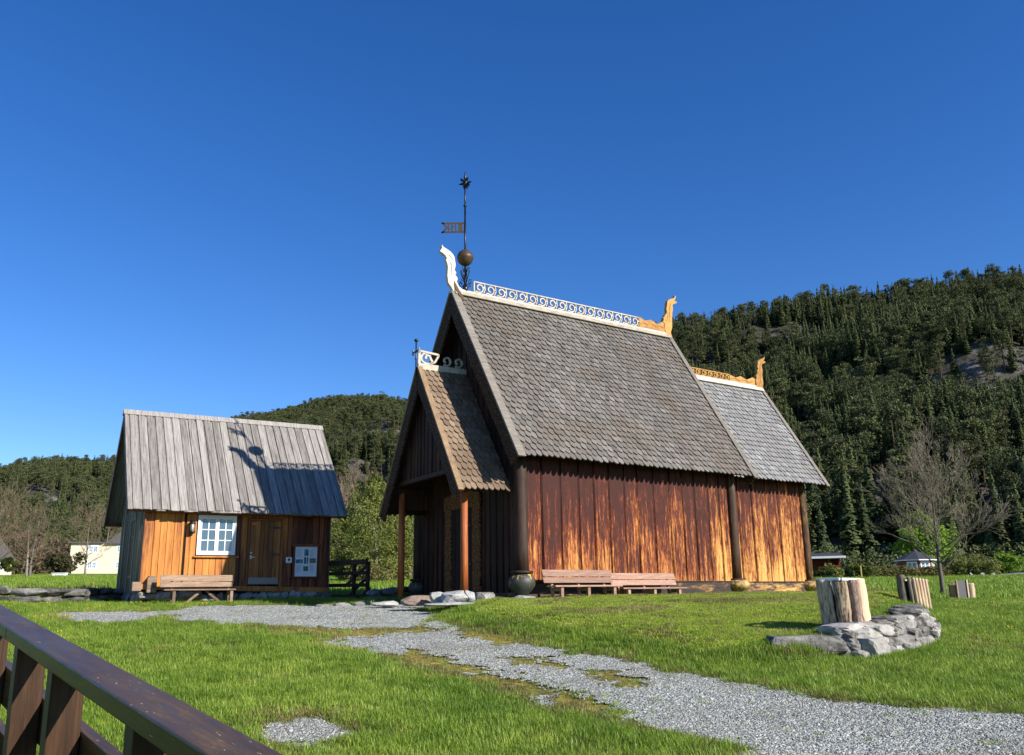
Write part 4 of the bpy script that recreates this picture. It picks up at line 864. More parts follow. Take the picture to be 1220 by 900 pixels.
# ------------------------------------------------------------------ benches
def bench(loc,rz,label,mat,L,sh,bh,depth,cross,group=None,back_legs=True):
    b=empty('bench',loc,rz,label,'bench',group)
    m=MB(); m.box((0,0,sh-.045),(L,depth*.47,sh)); m.box((0,depth*.53,sh-.045),(L,depth,sh)); m.build('seat',mat,b,.008)
    for k,(a,c) in enumerate(((sh+.07,sh+.07+(bh-sh-.1)*.48),(sh+.07+(bh-sh-.1)*.54,bh))):
        m=MB(); y=depth+.02+.06*(a-sh)/.3; m.obox((L/2-.03,y+.04,(a+c)/2),(L/2+.03,0,0),(0,.02,.004),(0,.03,(c-a)/2)); m.build('backrest',mat,b,.008)
    for x in (.30,L-.12) if cross else (.25,L/2,L-.25):
        m=MB(); m.box((x-.045,.04,-.12),(x+.045,.12,sh-.045)); m.build('leg',mat,b,.006)
        m=MB(); m.bar((x,depth+.02,-.12),(x,depth+.20,bh-.05),.08,.06,(1,0,0)); m.build('leg',mat,b,.006)
        m=MB(); m.box((x-.03,.12,sh-.15),(x+.03,depth,sh-.05)); m.build('rail',mat,b,.004)
    if cross:
        for s in (-1,1):
            m=MB(); x=L/2+.12; m.bar((x+s*.08,depth*.5,sh-.06),(x+s*.58,.08,-.04),.05,.07); m.build('brace',mat,b,.004)
    return b
g0=hw(.55,-1.25,0); 
bench((g0.x,g0.y,gz(g0.x,g0.y)+.05),HU[2],'weathered grey-brown bench under the cabin window',M['bench_grey'],2.13,.43,.86,.42,True)
def cw(u,v,z):
    c,s=math.cos(CH[2]),math.sin(CH[2]); return Vector((CH[0]+u*c-v*s,CH[1]+u*s+v*c,z))
p=cw(.40,-.98,-.03); bench(p,CH[2]-.012,'pinkish wooden bench along the church wall, nearest the round corner bulb',M['bench_pink'],2.28,.36,.77,.40,False,'pinkish benches along the church wall')
p=cw(2.72,-.98,-.10); bench(p,CH[2]-.006,'pinkish wooden bench along the church wall, farther from the corner bulb',M['bench_pink'],2.42,.36,.76,.40,False,'pinkish benches along the church wall')
# ------------------------------------------------------------------ fence, stones, walls
f0=hw(6.12,.0,0); f1=Vector((-4.78,29.05,0)); d=(f1-f0); Lf=d.length; rz=math.atan2(d.y,d.x)
fence=empty('wooden_fence',(f0.x,f0.y,gz(f0.x,f0.y)),rz,'black wooden rail fence with diagonal braces between cabin and church porch','fence')
zt=1.22-gz(f0.x,f0.y); zs=-.06
for i,z in enumerate((1.18,.83,.44,.08)):
    m=MB(); h=.08 if i==0 else .06; m.obox((Lf/2,0,z+.02),(Lf/2,0,-.02),(0,.05 if i==0 else .022,0),(0,0,h)); m.build('rail',M['fence_black'],fence,.006)
for x in (Lf-.06,Lf*.62):
    m=MB(); m.box((x-.06,.03,-.4),(x+.06,.13,1.18)); m.build('post',M['fence_black'],fence,.006)
for a,b,z0,z1 in ((Lf*.30,Lf*.92,.42,1.12),(Lf*.30,Lf*.92,.0,.72),(Lf*.62,Lf*.96,-.05,.35)):
    m=MB(); m.bar((a,.18,z0),(b,.18,z1),.05,.13,(0,1,0)); m.build('brace',M['fence_grey'],fence,.006)
def rock_obj(name,c,size,seed,label,mat='pale_stone',rot=0.,cat='stone',group=None,blocky=.6):
    m=MB(); m.rock((0,0,0),size,seed,rot,3,blocky); o=m.build(name,M[mat],None); o.location=c; return tag(o,label,cat,group)
def pr(px,py,depth): return at(px,py,depth)
rock_obj('stone_block',at(543,713,22.9),(.47,.30,.24),3.,'large pale stone block under the sunlit porch post','pale_stone',.5,'stone',None,.85)
rock_obj('stone_block',at(521,714,23.2),(.22,.20,.20),5.,'rounded grey stone left of the large pale block by the porch','pale_stone',.3)
rock_obj('stone_block',at(560,712,23.0),(.17,.18,.22),7.,'narrow grey stone right of the large pale block by the porch','pale_stone',.2)
rock_obj('stone_block',at(498,716,23.6),(.52,.28,.15),9.,'low brown stone slab left of the porch steps','brown_stone',.3)
rock_obj('stone_block',at(575,714,23.6),(.36,.3,.20),11.,'dark shaded stone against the church front wall','stone',.5)
rock_obj('stone_slab',at(540,720,22.5),(.80,.22,.07),13.,'long flat pale slab at the foot of the porch steps','pale_stone',.25,'stone',None,.9)
rock_obj('stone_slab',at(459,720,24.6),(.42,.22,.10),15.,'pale kerb stone at the end of the gravel, left of the brown slab','pale_stone',.35,'stone',None,.85)
rock_obj('stone_slab',at(623,713,23.6),(.36,.3,.09),17.,'flat pale stone under the round bulb of the church corner post','pale_stone',.6,'stone',None,.85)
m=MB(); c0=at(385,724,25.6)
for i in range(4): m.rock((i*.55,i*.12,.02*i),(.34,.2,.12),61.+i,.2,2,.8)
o=m.build('stone_kerb',M['stone'],None); o.location=c0; tag(o,'row of flat kerb stones along the gravel below the black fence','kerb')
def dry_wall(name,line,h,th,courses,sz,label,mat='stone',seed=0.,parent=None):
    m=MB(); k=0
    for (a,b) in zip(line[:-1],line[1:]):
        a,b=Vector((*a,0)),Vector((*b,0)); dd=b-a; L=dd.length; dd.normalize(); rot=math.atan2(dd.y,dd.x)
        for c in range(courses):
            s=random.uniform(0,sz*.5)
            while s<L:
                w=sz*random.uniform(.65,1.35); p=a+dd*min(s+w/2,L); hh=h(k) if callable(h) else h
                ch=hh/courses; z=gz(p.x,p.y-.25 if seed==0 else p.y)+ch*(c+.5)-.04
                nrm=Vector((-dd.y,dd.x,0)); off=nrm*random.uniform(-.05,.05)+nrm*(.06*c)
                m.rock((p.x+off.x,p.y+off.y,z+random.uniform(-.03,.03)),(w*.56,th*random.uniform(.85,1.1),ch*random.uniform(.55,.72)),seed+k*1.37+.5,rot+random.uniform(-.12,.12),2 if sz<.8 else 3,.55); k+=1; s+=w*.95
    o=m.build(name,M[mat],None); return tag(o,label,'wall')
w0,w1,w2,w3=ghit(-60,719),ghit(30,719),ghit(90,718.5),ghit(150,718)
dry_wall('stone_wall',[(v.x,v.y) for v in (w0,w1,w2,w3)],.50,.3,2,1.0,'low dry stone wall between the meadow and the cabin gable','dark_stone',20.)
v0,v1,v2=at(434,722,28.5),at(470,724,29.5),at(505,722,31.)
dry_wall('stone_wall',[(v0.x,v0.y),(v1.x,v1.y),(v2.x,v2.y)],.42,.28,2,.55,'short dry stone wall behind the porch, right of the black fence','dark_stone',50.)
# retaining wall at the edge of the mound
m=MB(); k=0
line=[Vector((*p,0)) for p in WALL[1:]]
seg=[(a,b) for a,b in zip(line[:-1],line[1:])]; tot=sum((b-a).length for a,b in seg)
def along(s):
    for a,b in seg:
        l=(b-a).length
        if s<=l: return a+(b-a)*(s/l),(b-a).normalized()
        s-=l
    return seg[-1][1],(seg[-1][1]-seg[-1][0]).normalized()
for c,(hh,zc) in enumerate(((.26,.06),(.24,.26),(.22,.46),(.15,.62))):
    s=-.1
    while s<tot:
        w=random.uniform(.26,.62) if c<3 else random.uniform(.45,.9); p,dd=along(min(max(s+w/2,0),tot)); nrm=Vector((-dd.y,dd.x,0)); q=p+nrm*(.08+.09*c); taper=1-.10*(s/tot)
        fr=p-nrm*.45
        m.rock((q.x,q.y,gz(fr.x,fr.y)+zc*.80*taper+random.uniform(-.03,.03)),(w*.60,.32,hh*.58),200+k*1.9,math.atan2(dd.y,dd.x)+random.uniform(-.15,.15),3,.96,None,6,.78,1.05); k+=1; s+=w*.86
p0=line[0]
m.rock((p0.x-.10,p0.y+.22,gz(p0.x,p0.y-.4)+.15),(.34,.30,.22),333.,.4,3,.96,None,6,.78,1.05); m.rock((p0.x+.0,p0.y+.30,gz(p0.x,p0.y-.4)+.40),(.36,.28,.14),345.,.2,3,.96,None,6,.78,1.05)
m.rock((p0.x-.80,p0.y-.02,gz(p0.x-.8,p0.y-.35)+.13),(.70,.26,.20),337.,.02,3,.96,None,5,.8,1.05); m.rock((p0.x+.30,p0.y+.12,gz(p0.x+.3,p0.y-.4)+.16),(.30,.26,.22),349.,.6,3,.96,None,6,.78,1.05)
o=m.build('retaining_wall',M['stone'],None); tag(o,'curved dry stone retaining wall holding the mown mound in front of the church','wall')

# ------------------------------------------------------------------ bins clad in split logs
def slab_log(name,par,p,h,w,t_,mat,lean=(0,0),rot=0.,seed=0.):
    m=MB(); n=18; k=14; vs=[]
    for i in range(k+1):
        z=h*i/k; sc=1-.08*i/k+.10*mnoise.noise(Vector((seed,i*.9,0)))
        for j in range(n):
            a=2*PI*j/n; x=math.cos(a)*w/2*sc; y=math.sin(a)*t_/2*sc; y=max(y,-t_*.5)*(1 if y<0 else .45)
            rr=1+.16*mnoise.noise(Vector((math.cos(a)*1.5+seed,math.sin(a)*1.5,z*3)))+.09*mnoise.noise(Vector((math.cos(a)*5+seed,math.sin(a)*5,z*2)))
            X_=x*rr; Y_=y*rr; c,s=math.cos(rot),math.sin(rot)
            vs.append((p[0]+X_*c-Y_*s+lean[0]*z,p[1]+X_*s+Y_*c+lean[1]*z,p[2]+z))
    fs=[(i*n+j,i*n+(j+1)%n,(i+1)*n+(j+1)%n,(i+1)*n+j) for i in range(k) for j in range(n)]+[tuple(range(n-1,-1,-1)),tuple(range(k*n,k*n+n))]
    m.add(vs,fs,None,True); return m.build(name,M[mat],par)
M['log_bark']=wood('log_bark',[(.38,(.035,.024,.016)),(.46,(.24,.18,.115)),(.58,(.46,.36,.25)),(.7,(.58,.48,.36))],(13,13,2.2),bs=.9)
M['log_red']=wood('log_red',[(.36,(.05,.028,.02)),(.48,(.21,.135,.10)),(.62,(.38,.28,.22))],(13,13,4),bs=.9)
M['log_pale']=wood('log_pale',[(.3,(.26,.17,.10)),(.5,(.46,.34,.22)),(.7,(.60,.48,.34))],(9,9,1.2))
M['log_dark']=wood('log_dark',[(.3,(.05,.04,.03)),(.5,(.12,.095,.075)),(.7,(.22,.18,.14))],(9,9,3))
g=ghit(1014,753); zb=gz(g.x,g.y)
lb=empty('log_clad_bin',(g.x,g.y,zb-.06),.35,'large bin of rough split logs with white frame on top, above the stone wall','bin')
slab_log('log',lb,(-.42,.10,0),1.08,.34,.18,'log_bark',(-.09,.02),-.9,1.); slab_log('log',lb,(-.24,-.16,0),1.06,.33,.22,'log_bark',(-.08,-.02),-.3,2.)
slab_log('log',lb,(.02,-.24,0),1.07,.28,.24,'log_red',(-.05,-.02),0.,3.); slab_log('log',lb,(.26,-.20,0),1.09,.30,.14,'log_pale',(-.06,0),.05,4.); slab_log('log',lb,(.38,-.06,0),1.07,.20,.16,'log_pale',(-.06,.0),.9,5.)
slab_log('log',lb,(.40,.28,0),1.05,.3,.16,'log_bark',(-.05,.03),1.6,6.); slab_log('log',lb,(.1,.45,0),1.05,.34,.16,'log_bark',(-.05,.03),3.1,7.); slab_log('log',lb,(-.22,.42,0),1.05,.32,.16,'log_bark',(-.08,.03),3.2,8.)
m=MB(); z=1.09; a,b,c,dq=Vector((-.52,.20,z)),Vector((-.36,-.26,z-.01)),Vector((.22,-.18,z-.02)),Vector((.25,.42,z))
for p,q in ((a,b),(b,c),(c,dq),(dq,a)): m.bar(p,q,.10,.05)
m.build('frame',M['white_paint'],lb,.006)
m=MB(); m.bar(a.lerp(b,.55)+Vector((-.03,-.04,-.02)),a.lerp(b,.55)+Vector((.05,-.09,-.46)),.055,.03,(0,1,0)); m.build('frame_strut',M['white_paint'],lb,.004)
m=MB(); m.box((-.36,-.1,.0),(.28,.34,.95)); m.build('bin_body',M['black_dark'],lb)
g=ghit(1094,725); lb2=empty('log_clad_bin',(g.x,g.y,gz(g.x,g.y)-.05),.25,'bin of dark bark slabs and thin pale poles at the stone wall far end','bin')
H2=.88
slab_log('log',lb2,(-.42,.05,0),H2+.06,.26,.22,'log_dark',(-.05,0),-.5,11.); slab_log('log',lb2,(-.25,-.12,0),H2,.12,.12,'log_dark',(-.07,0),0,12.)
for i in range(5): slab_log('log',lb2,(-.12+i*.125,-.16+.03*i,0),H2-.02-.01*i,.115,.13,'log_pale',(-.09+.01*i,0),0,13.+i)
slab_log('log',lb2,(.42,.16,0),H2-.06,.3,.16,'log_bark',(-.04,0),1.5,21.); slab_log('log',lb2,(0,.42,0),H2-.06,.6,.16,'log_bark',(-.04,0),3.1,22.)
m=MB(); m.box((-.35,-.05,0),(.33,.38,H2-.1)); m.build('bin_body',M['black_dark'],lb2)
g=ghit(1150,716); lb3=empty('log_clad_bin',(g.x,g.y,gz(g.x,g.y)-.05),.1,'small bin with dark grey board panel and one pale log, beside the bare tree','bin')
m=MB(); m.box((-.33,-.12,0),(.08,-.06,.78)); m.build('panel',plain('grey_board',(.10,.10,.10),.7,0,.2),lb3,.006)
for x in (-.36,.10):
    m=MB(); m.box((x-.03,-.16,0),(x+.025,-.07,.80)); m.build('batten',M['log_pale'],lb3,.006)
m=MB(); m.box((-.44,-.06,0),(-.40,.3,.62)); m.build('batten',M['log_pale'],lb3,.006)
slab_log('log',lb3,(.27,-.06,0),.68,.32,.3,'log_pale',(.02,0),.2,31.); slab_log('log',lb3,(-.1,.4,0),.68,.6,.16,'log_bark',(0,0),3.1,32.)
m=MB(); m.box((-.38,-.05,0),(.25,.36,.62)); m.build('bin_body',M['black_dark'],lb3)

lb.scale=(.80,.80,.88); lb2.scale=(.82,.82,.92); lb3.scale=(.78,.78,.90)
# ------------------------------------------------------------------ handrail in the foreground
dv=Vector(ray(-207,610)).normalized(); 
def onz(px,py,z): r=ray(px,py); return Vector(r*(z/r[2]))
Pn=onz(248,900,-.47); Pf=onz(354,900,-.47)
hd=Vector((dv.x,dv.y,0)).normalized(); perp=Vector((hd.y,-hd.x,0))         # perp points to the far (right) side
wd=abs((Pf-Pn).dot(perp))
rail=empty('wooden_railing',(Pn.x,Pn.y,Pn.z),math.atan2(dv.y,dv.x),'brown painted wooden railing with a broad glossy handrail','railing')
sl=dv.z/math.hypot(dv.x,dv.y)
# local frame: x along the rail (away), y to the left, so the far edge is at y = -wd
def rp(x,y,z): return Vector((x,y,z+sl*x))
def rbar(m,x0,x1,y0,y1,z0,z1):
    vs=[rp(x,y,z) for x in (x0,x1) for y,z in ((y0,z0),(y1,z0),(y1,z1),(y0,z1))]
    m.add(vs,[(0,3,2,1),(4,5,6,7),(0,1,5,4),(1,2,6,5),(2,3,7,6),(3,0,4,7)])
th=.085
J=4.0
m=MB(); rbar(m,-2.2,J,-wd,0,-th,0); m.build('handrail',M['rail_paint'],rail,.008)
m=MB(); rbar(m,J+.012,J+5.5,-wd,0,-th,-.001); m.build('handrail',M['rail_paint'],rail,.008)
for z0 in (-.42,-.88):
    m=MB(); rbar(m,-2.2,J+5.5,-wd*1.30,-wd*.95,z0-.28,z0); m.build('lower_rail',M['rail_paint'],rail,.006)
for x in (-.9,1.0,2.62,3.72,5.2,6.8,8.4):
    m=MB(); a=[rp(x-.06,y,0) for y in (-.03,-wd*.93)]; zt=-th
    m.add([rp(x-.065,-.025,zt),rp(x+.065,-.025,zt),rp(x+.065,-wd*.93,zt),rp(x-.065,-wd*.93,zt)]+[Vector((x+sx,y,-1.75)) for sx,y in ((-.065,-.025),(.065,-.025),(.065,-wd*.93),(-.065,-wd*.93))],[(0,1,2,3),(7,6,5,4),(0,4,5,1),(1,5,6,2),(2,6,7,3),(3,7,4,0)])
    m.build('post',M['rail_post'],rail,.006)
# ------------------------------------------------------------------ vegetation helpers
def cards(C, size, rnd_dir=None, asp=1.0, rng=RNG):
    # one leaf-sized face per centre (n,3); returns verts and quads
    n=len(C); a=rng.normal(size=(n,3)); a/=np.linalg.norm(a,axis=1)[:,None]+1e-9; b=rng.normal(size=(n,3)); b-=a*(a*b).sum(1)[:,None]; b/=np.linalg.norm(b,axis=1)[:,None]+1e-9
    s=(size*rng.uniform(.6,1.3,n))[:,None] if np.ndim(size)==0 else (size*rng.uniform(.6,1.3,n))[:,None]
    V=np.stack([C-a*s*asp,C+b*s*.5,C+a*s*asp,C-b*s*.5],1).reshape(-1,3); return V, np.arange(4*n).reshape(-1,4)
def spruce_mesh(name,seed,bare=.06,R=.17,layers=17):
    r=np.random.default_rng(seed); T=[]; rn=[]
    for i in range(layers):
        t=(i+r.uniform(-.3,.3))/layers; z=bare+(1-bare)*t; rad=R*(1-t)**.8*r.uniform(.72,1.15)+.006; k=int(5+7*(1-t))
        a0=r.uniform(0,6.28)
        for j in range(k):
            a=a0+6.283*j/k+r.uniform(-.25,.25); L=rad*r.uniform(.6,1.2); d=np.array([np.cos(a),np.sin(a),0]); s=np.array([-np.sin(a),np.cos(a),0]); dr=-(.20+.25*r.random())*L-.01
            base_=np.array([0,0,z+.025]); mid=d*L*.6+np.array([0,0,z+dr*.35]); tip=d*L+np.array([0,0,z+dr]); w=L*.34+.006
            q=r.random()
            T+= [base_,mid-s*w,tip, base_,tip,mid+s*w]; rn+=[q,q]
            m2=d*L*.75+np.array([0,0,z+dr*.6]); T+=[m2+np.array([0,0,.012]),m2-s*w*.9+d*L*.12-np.array([0,0,.035]),m2+s*w*.9+d*L*.1-np.array([0,0,.03])]; rn+=[q]
    T+=[np.array([-.006,0,.95]),np.array([.006,0,.95]),np.array([0,0,1.03])]; rn+=[.5]
    nt=len(rn); tr=[]
    for a in range(5):
        b0,b1=2*PI*a/5,2*PI*(a+1)/5
        T+=[np.array([.014*np.cos(b0),.014*np.sin(b0),-.06]),np.array([.014*np.cos(b1),.014*np.sin(b1),-.06]),np.array([0,0,.9])]; rn.append(.5)
    me=np_mesh(name,np.array(T),np.arange(len(T)).reshape(-1,3),{'rnd':('FACE',np.array(rn))}); me.materials.append(M['spruce_leaf']); me.materials.append(M['conifer_bark'])
    mi=np.zeros(len(rn),np.int32); mi[nt:]=1; me.polygons.foreach_set('material_index',mi); return me
def pine_mesh(name,seed,clumps=22,wid=.17):
    r=np.random.default_rng(seed); C=[];rn=[]
    for i in range(clumps):
        t=r.random()**.8; z=.30+.68*t; rr=wid*np.sqrt(max(0,1-((z-.58)/.46)**2)); a=r.uniform(0,6.28); q=rr*np.sqrt(r.random())
        c=np.array([q*np.cos(a),q*np.sin(a),z]); k=64; s=r.uniform(.030,.055)
        p=r.normal(size=(k,3))*np.array([s,s,s*.55])+c; C.append(p); rn+=[r.random()]*k
    C=np.concatenate(C); V,Q=cards(C,.021,rng=r,asp=.9)
    T=np.concatenate([Q[:,[0,1,2]],Q[:,[0,2,3]]]); rn=np.array(rn+rn)
    tv=[];tf=[]
    for i,(z,ra) in enumerate(((-.06,.017),(.35,.012),(.9,.004))):
        for a in range(5): tv.append((ra*np.cos(a*1.2566)+.01*np.sin(z*5+seed),ra*np.sin(a*1.2566),z))
    for i in range(2):
        for a in range(5): p,q=i*5+a,i*5+(a+1)%5; tf+=[(p,q,q+5),(p,q+5,p+5)]
    n0=len(V); me=np_mesh(name,np.concatenate([V,np.array(tv)]),np.concatenate([T,np.array(tf)+n0]),{'rnd':('FACE',np.concatenate([rn,np.full(len(tf),.5)]))})
    me.materials.append(M['pine_leaf']); me.materials.append(M['conifer_bark']); mi=np.zeros(len(T)+len(tf),np.int32); mi[len(T):]=1; me.polygons.foreach_set('material_index',mi); return me
def bush_leafmesh(name,seed,hgt,wid,n,size,m,lobes=9,flat=.0):
    r=np.random.default_rng(seed); C=[]; rn=[]
    for i in range(lobes):
        a=r.uniform(0,6.28); q=wid*.5*np.sqrt(r.random())*.75; z=hgt*(.25+.55*r.random()*(1-.5*q/(wid*.5))); s=wid*r.uniform(.13,.24)
        k=n//lobes; p=r.normal(size=(k,3)); p/=np.linalg.norm(p,axis=1)[:,None]; p*=(r.random(k)**.45)[:,None]*s*np.array([1,1,.85])
        C.append(p+np.array([q*np.cos(a),q*np.sin(a),z])); rn+=[r.random()]*k
    C=np.concatenate(C); C[:,2]=np.maximum(C[:,2],.02); V,Q=cards(C,size,rng=r)
    me=np_mesh(name,V,Q,{'rnd':('FACE',np.array(rn))}); me.materials.append(m); return me
def grow(mb,p,d,L,r,depth,tips,rr,spread=.55,kids=(2,4),shrink=.72,up=.12,minr=.004,seg=4,curve=.12):
    pts=[Vector(p)]; dd=Vector(d).normalized(); rad=[r]
    for i in range(seg):
        dd=(dd+Vector((rr.gauss(0,curve),rr.gauss(0,curve),rr.gauss(0,curve)+up*.3))).normalized(); pts.append(pts[-1]+dd*(L/seg)); rad.append(max(r*(1-.45*(i+1)/seg),minr))
    mb.tube(pts,rad,7 if r>.04 else (4 if r>.012 else 3),None,False)
    if depth==0: tips.append(pts[-1]); return
    k=rr.randint(*kids)
    for j in range(k):
        i=rr.randint(1,seg) if j else seg; a=rr.uniform(0,2*PI); s=dd.orthogonal().normalized(); t2=dd.cross(s)
        nd=(dd+(s*math.cos(a)+t2*math.sin(a))*spread*rr.uniform(.6,1.4)+Vector((0,0,up))).normalized()
        grow(mb,pts[i],nd,L*shrink*rr.uniform(.8,1.15),max(rad[i]*rr.uniform(.5,.72),minr),depth-1,tips,rr,spread,kids,shrink,up,minr,max(2,seg-1),curve)
def bare_tree(name,loc,H,r,label,group,seed,depth=5,first=.28,spread=.5,mt='twig',trunks=1,shrink=.72,minr=.006,kids=(3,4),up=.12,fan=10,lean=.1):
    rr=random.Random(seed); root=empty(name,loc,0,label,'tree',group); crown=MB(); tips=[]
    for k in range(trunks):
        a=2*PI*k/max(trunks,1)+.6; tr=MB(); ln=lean if trunks==1 else .22
        top=Vector((math.cos(a)*ln*.25,math.sin(a)*ln*.25,1.)).normalized(); pts=[Vector((math.cos(a)*r*.9*(trunks>1),math.sin(a)*r*.9*(trunks>1),-.2))]; rad=[r*1.25]
        m_=8
        for i in range(m_): pts.append(pts[-1]+(top+Vector((rr.gauss(0,.05),rr.gauss(0,.05),0))).normalized()*(H*.86/m_)); rad.append(r*(1-.85*(i+1)/m_)+minr)
        tr.tube(pts,rad,10); tr.build('trunk',M['bark'],root)
        for j in range(fan):
            t=first+(1-first)*(j+.3*rr.random())/fan; f=t*m_; i=min(int(f),m_-1); q=pts[i].lerp(pts[i+1],f-i); b=j*2.4+rr.uniform(-.4,.4); e=rr.uniform(.35,.75)+.5*t
            L=H*(.46-.24*abs(t-.42))*rr.uniform(.8,1.1)*shrink
            grow(crown,q,Vector((math.cos(b),math.sin(b),e)),L*.62,max(r*(1-.8*t)*.42,minr),depth-2,tips,rr,spread,kids,.66,up,minr,4,.10)
    crown.build('branches',M[mt],root); return root,tips
def leaf_tree(name,loc,H,wid,r,label,group,seed,n,size,m,bark='bark',first=.12,gap=.0):
    rr=random.Random(seed); root=empty(name,loc,0,label,'tree',group); tr=MB(); pts=[Vector((0,0,-.3))]; 
    for i in range(7): pts.append(pts[-1]+Vector((rr.gauss(0,.12),rr.gauss(0,.12),H*.98/7)))
    tr.tube(pts,[r*(1-.9*i/7)+.01 for i in range(8)],8); tr.build('trunk',M[bark],root)
    br=MB(); C=[]; rn=[]; rg=np.random.default_rng(seed)
    for j in range(46):
        t=first+(1-first)*((j+rr.random())/46); f=t*7; i=min(int(f),6); q=pts[i].lerp(pts[i+1],f-i); b=j*2.4+rr.uniform(-.5,.5)
        L=wid*.5*(max(0.12,math.sin(PI*min(1,(t*.86+.14))**1.05)))*rr.uniform(.65,1.15); e=Vector((math.cos(b)*L,math.sin(b)*L,L*rr.uniform(.15,.6)))
        br.tube([q,q+e*.5+Vector((0,0,-.02*L)),q+e],[r*.22*(1-t)+.012,.012,.006],4,None,False)
        k=int(n/46); u=rg.random((k,1))**.6; p=np.array(q)+np.array(e)*u+rg.normal(size=(k,3))*np.array([1,1,.62])*L*.17
        C.append(p); rn+=[rr.random()]*k
    br.build('branches',M[bark],root); C=np.concatenate(C); V,Q=cards(C,size,rng=rg)
    link('crown',np_mesh('crown',V,Q,{'rnd':('FACE',np.array(rn))}),m,root); return root
# ------------------------------------------------------------------ wooded hills
HILLMAT=None
t=NT('hill_floor'); v=t.coord('Object'); a=t.noise(v,.03,7.,.68,.3); b=t.noise(v,.25,6.,.7); nrm=t.n('ShaderNodeNewGeometry').outputs['Normal']; nz=t.n('ShaderNodeSeparateXYZ',{0:nrm}).outputs[2]
c=t.ramp(t.math('ADD',t.math('MULTIPLY',a,.5),t.math('MULTIPLY',b,.5)),[(.36,(.02,.02,.014)),(.48,(.05,.047,.032)),(.56,(.10,.095,.082)),(.66,(.22,.215,.205))])
HILLMAT=t.finish(c,.9,b,.9,1.5,spec=.15)
M['cliff']=None
def hill(name, sky, d0, d1, z0, seed, nu=120, nt=60, rough=1., treeh=12., conc=1.15, cliffs=()):
    # sky: outline points (px,py) in azimuth order; the ground rises from d0 to the crest at d1 and falls behind it
    az=[];ze=[];
    for px,py in sky:
        r=ray(px,py); az.append(math.atan2(r[0],r[1])); ze.append(r[2]/math.hypot(r[0],r[1]))
    A=np.linspace(az[0],az[-1],nu); E=np.interp(A,az,ze); K=np.ones(9)/9; Ep=np.pad(E,4,mode='edge'); E=np.convolve(Ep,K,'valid')
    T=np.concatenate([np.linspace(0,1,nt),np.linspace(1.03,1.6,12)])
    V=np.zeros((len(T),nu,3))
    for i,t_ in enumerate(T):
        for j in range(nu):
            D=d0+(d1-d0)*t_ if t_<=1 else d1+(d1-d0)*(t_-1)*1.4
            zc=E[j]*d1-treeh*.75
            zz=z0+(zc-z0)*(t_**conc) if t_<=1 else zc-(zc-z0)*((t_-1)/.6)**1.3
            x,y=math.sin(A[j])*D,math.cos(A[j])*D
            q=Vector((x*.012,y*.012,seed)); w=min(1,t_*5)*min(1,abs(1.02-t_)*8)
            zz+=w*rough*(9*mnoise.fractal(q,1.,2.1,4)+3*mnoise.noise(q*4)+2.2*mnoise.noise(q*9))
            for (ca,ct,wa,wt_,hh) in cliffs:      # ledges: a sharp step in the slope
                k=math.exp(-((j/nu-ca)/wa)**2); zz+=hh*k*(1/(1+math.exp(-(t_-ct)/wt_*4))-t_)
            V[i,j]=(x,y,zz)
    I=np.arange(len(T)*nu).reshape(len(T),nu); Q=np.stack([I[:-1,:-1],I[:-1,1:],I[1:,1:],I[1:,:-1]],-1).reshape(-1,4)
    o=link(name,np_mesh(name,V.reshape(-1,3),Q,None,True),HILLMAT); tag(o,kind='structure')
    return V,nt
def on_hill(V,nt,n,rng,tmax=1.04,tmin=0.):
    nT,nu,_=V.shape; lim=nt*tmax; R=[]
    d0=np.hypot(V[0,0,0],V[0,0,1]); d1=np.hypot(V[nt-1,0,0],V[nt-1,0,1])
    t=tmin+(tmax-tmin)*rng.random(n*3); wgt=(d0+(d1-d0)*t)/(d0+(d1-d0)*tmax); t=t[rng.random(n*3)<wgt][:n]
    f=np.clip(t*(nt-1),0,nt+1.9); g=rng.random(len(t))*(nu-1.001); i=f.astype(int); j=g.astype(int); fi=(f-i)[:,None]; gj=(g-j)[:,None]
    P=V[i,j]*(1-fi)*(1-gj)+V[i+1,j]*fi*(1-gj)+V[i,j+1]*(1-fi)*gj+V[i+1,j+1]*fi*gj
    steep=np.abs(V[i+1,j,2]-V[i,j,2])/np.maximum(1e-3,np.hypot(V[i+1,j,0]-V[i,j,0],V[i+1,j,1]-V[i,j,1]))
    return P,t,g/nu,steep
skyR=[(520,470),(640,436),(740,405),(800,392),(850,381),(900,370),(960,357),(1010,351),(1060,347),(1130,340),(1220,327),(1330,312),(1480,290),(1700,268)]
VR,ntR=hill('hill',skyR,195,600,4.5,3.1,150,80,1.,13.,1.05,((.62,.42,.10,.05,13),(.42,.80,.08,.04,13),(.75,.6,.08,.04,9)))
skyM=[(150,560),(210,535),(255,512),(290,497),(330,487),(390,479),(440,475),(480,478),(540,484),(640,500),(760,545)]
VM,ntM=hill('hill',skyM,330,860,9.,8.7,100,50,1.4,14.,.95,((.44,.20,.2,.05,30),))
skyL=[(-420,640),(-260,610),(-120,585),(-30,569),(20,555),(60,547),(100,547),(140,553),(200,570),(290,600)]
VL,ntL=hill('hill',skyL,300,780,9.5,15.2,100,50,1.2,13.,.9,((.56,.40,.10,.05,10),))
kinds=[spruce_mesh('spruce',s,R=rd) for s,rd in ((1,.16),(2,.19),(3,.15),(4,.21))]+[pine_mesh('pine',s,c,w) for s,c,w in ((5,24,.17),(6,20,.19),(7,26,.15),(8,18,.2))]
fp=[];fs=[];fk=[]
rgf=np.random.default_rng(5)
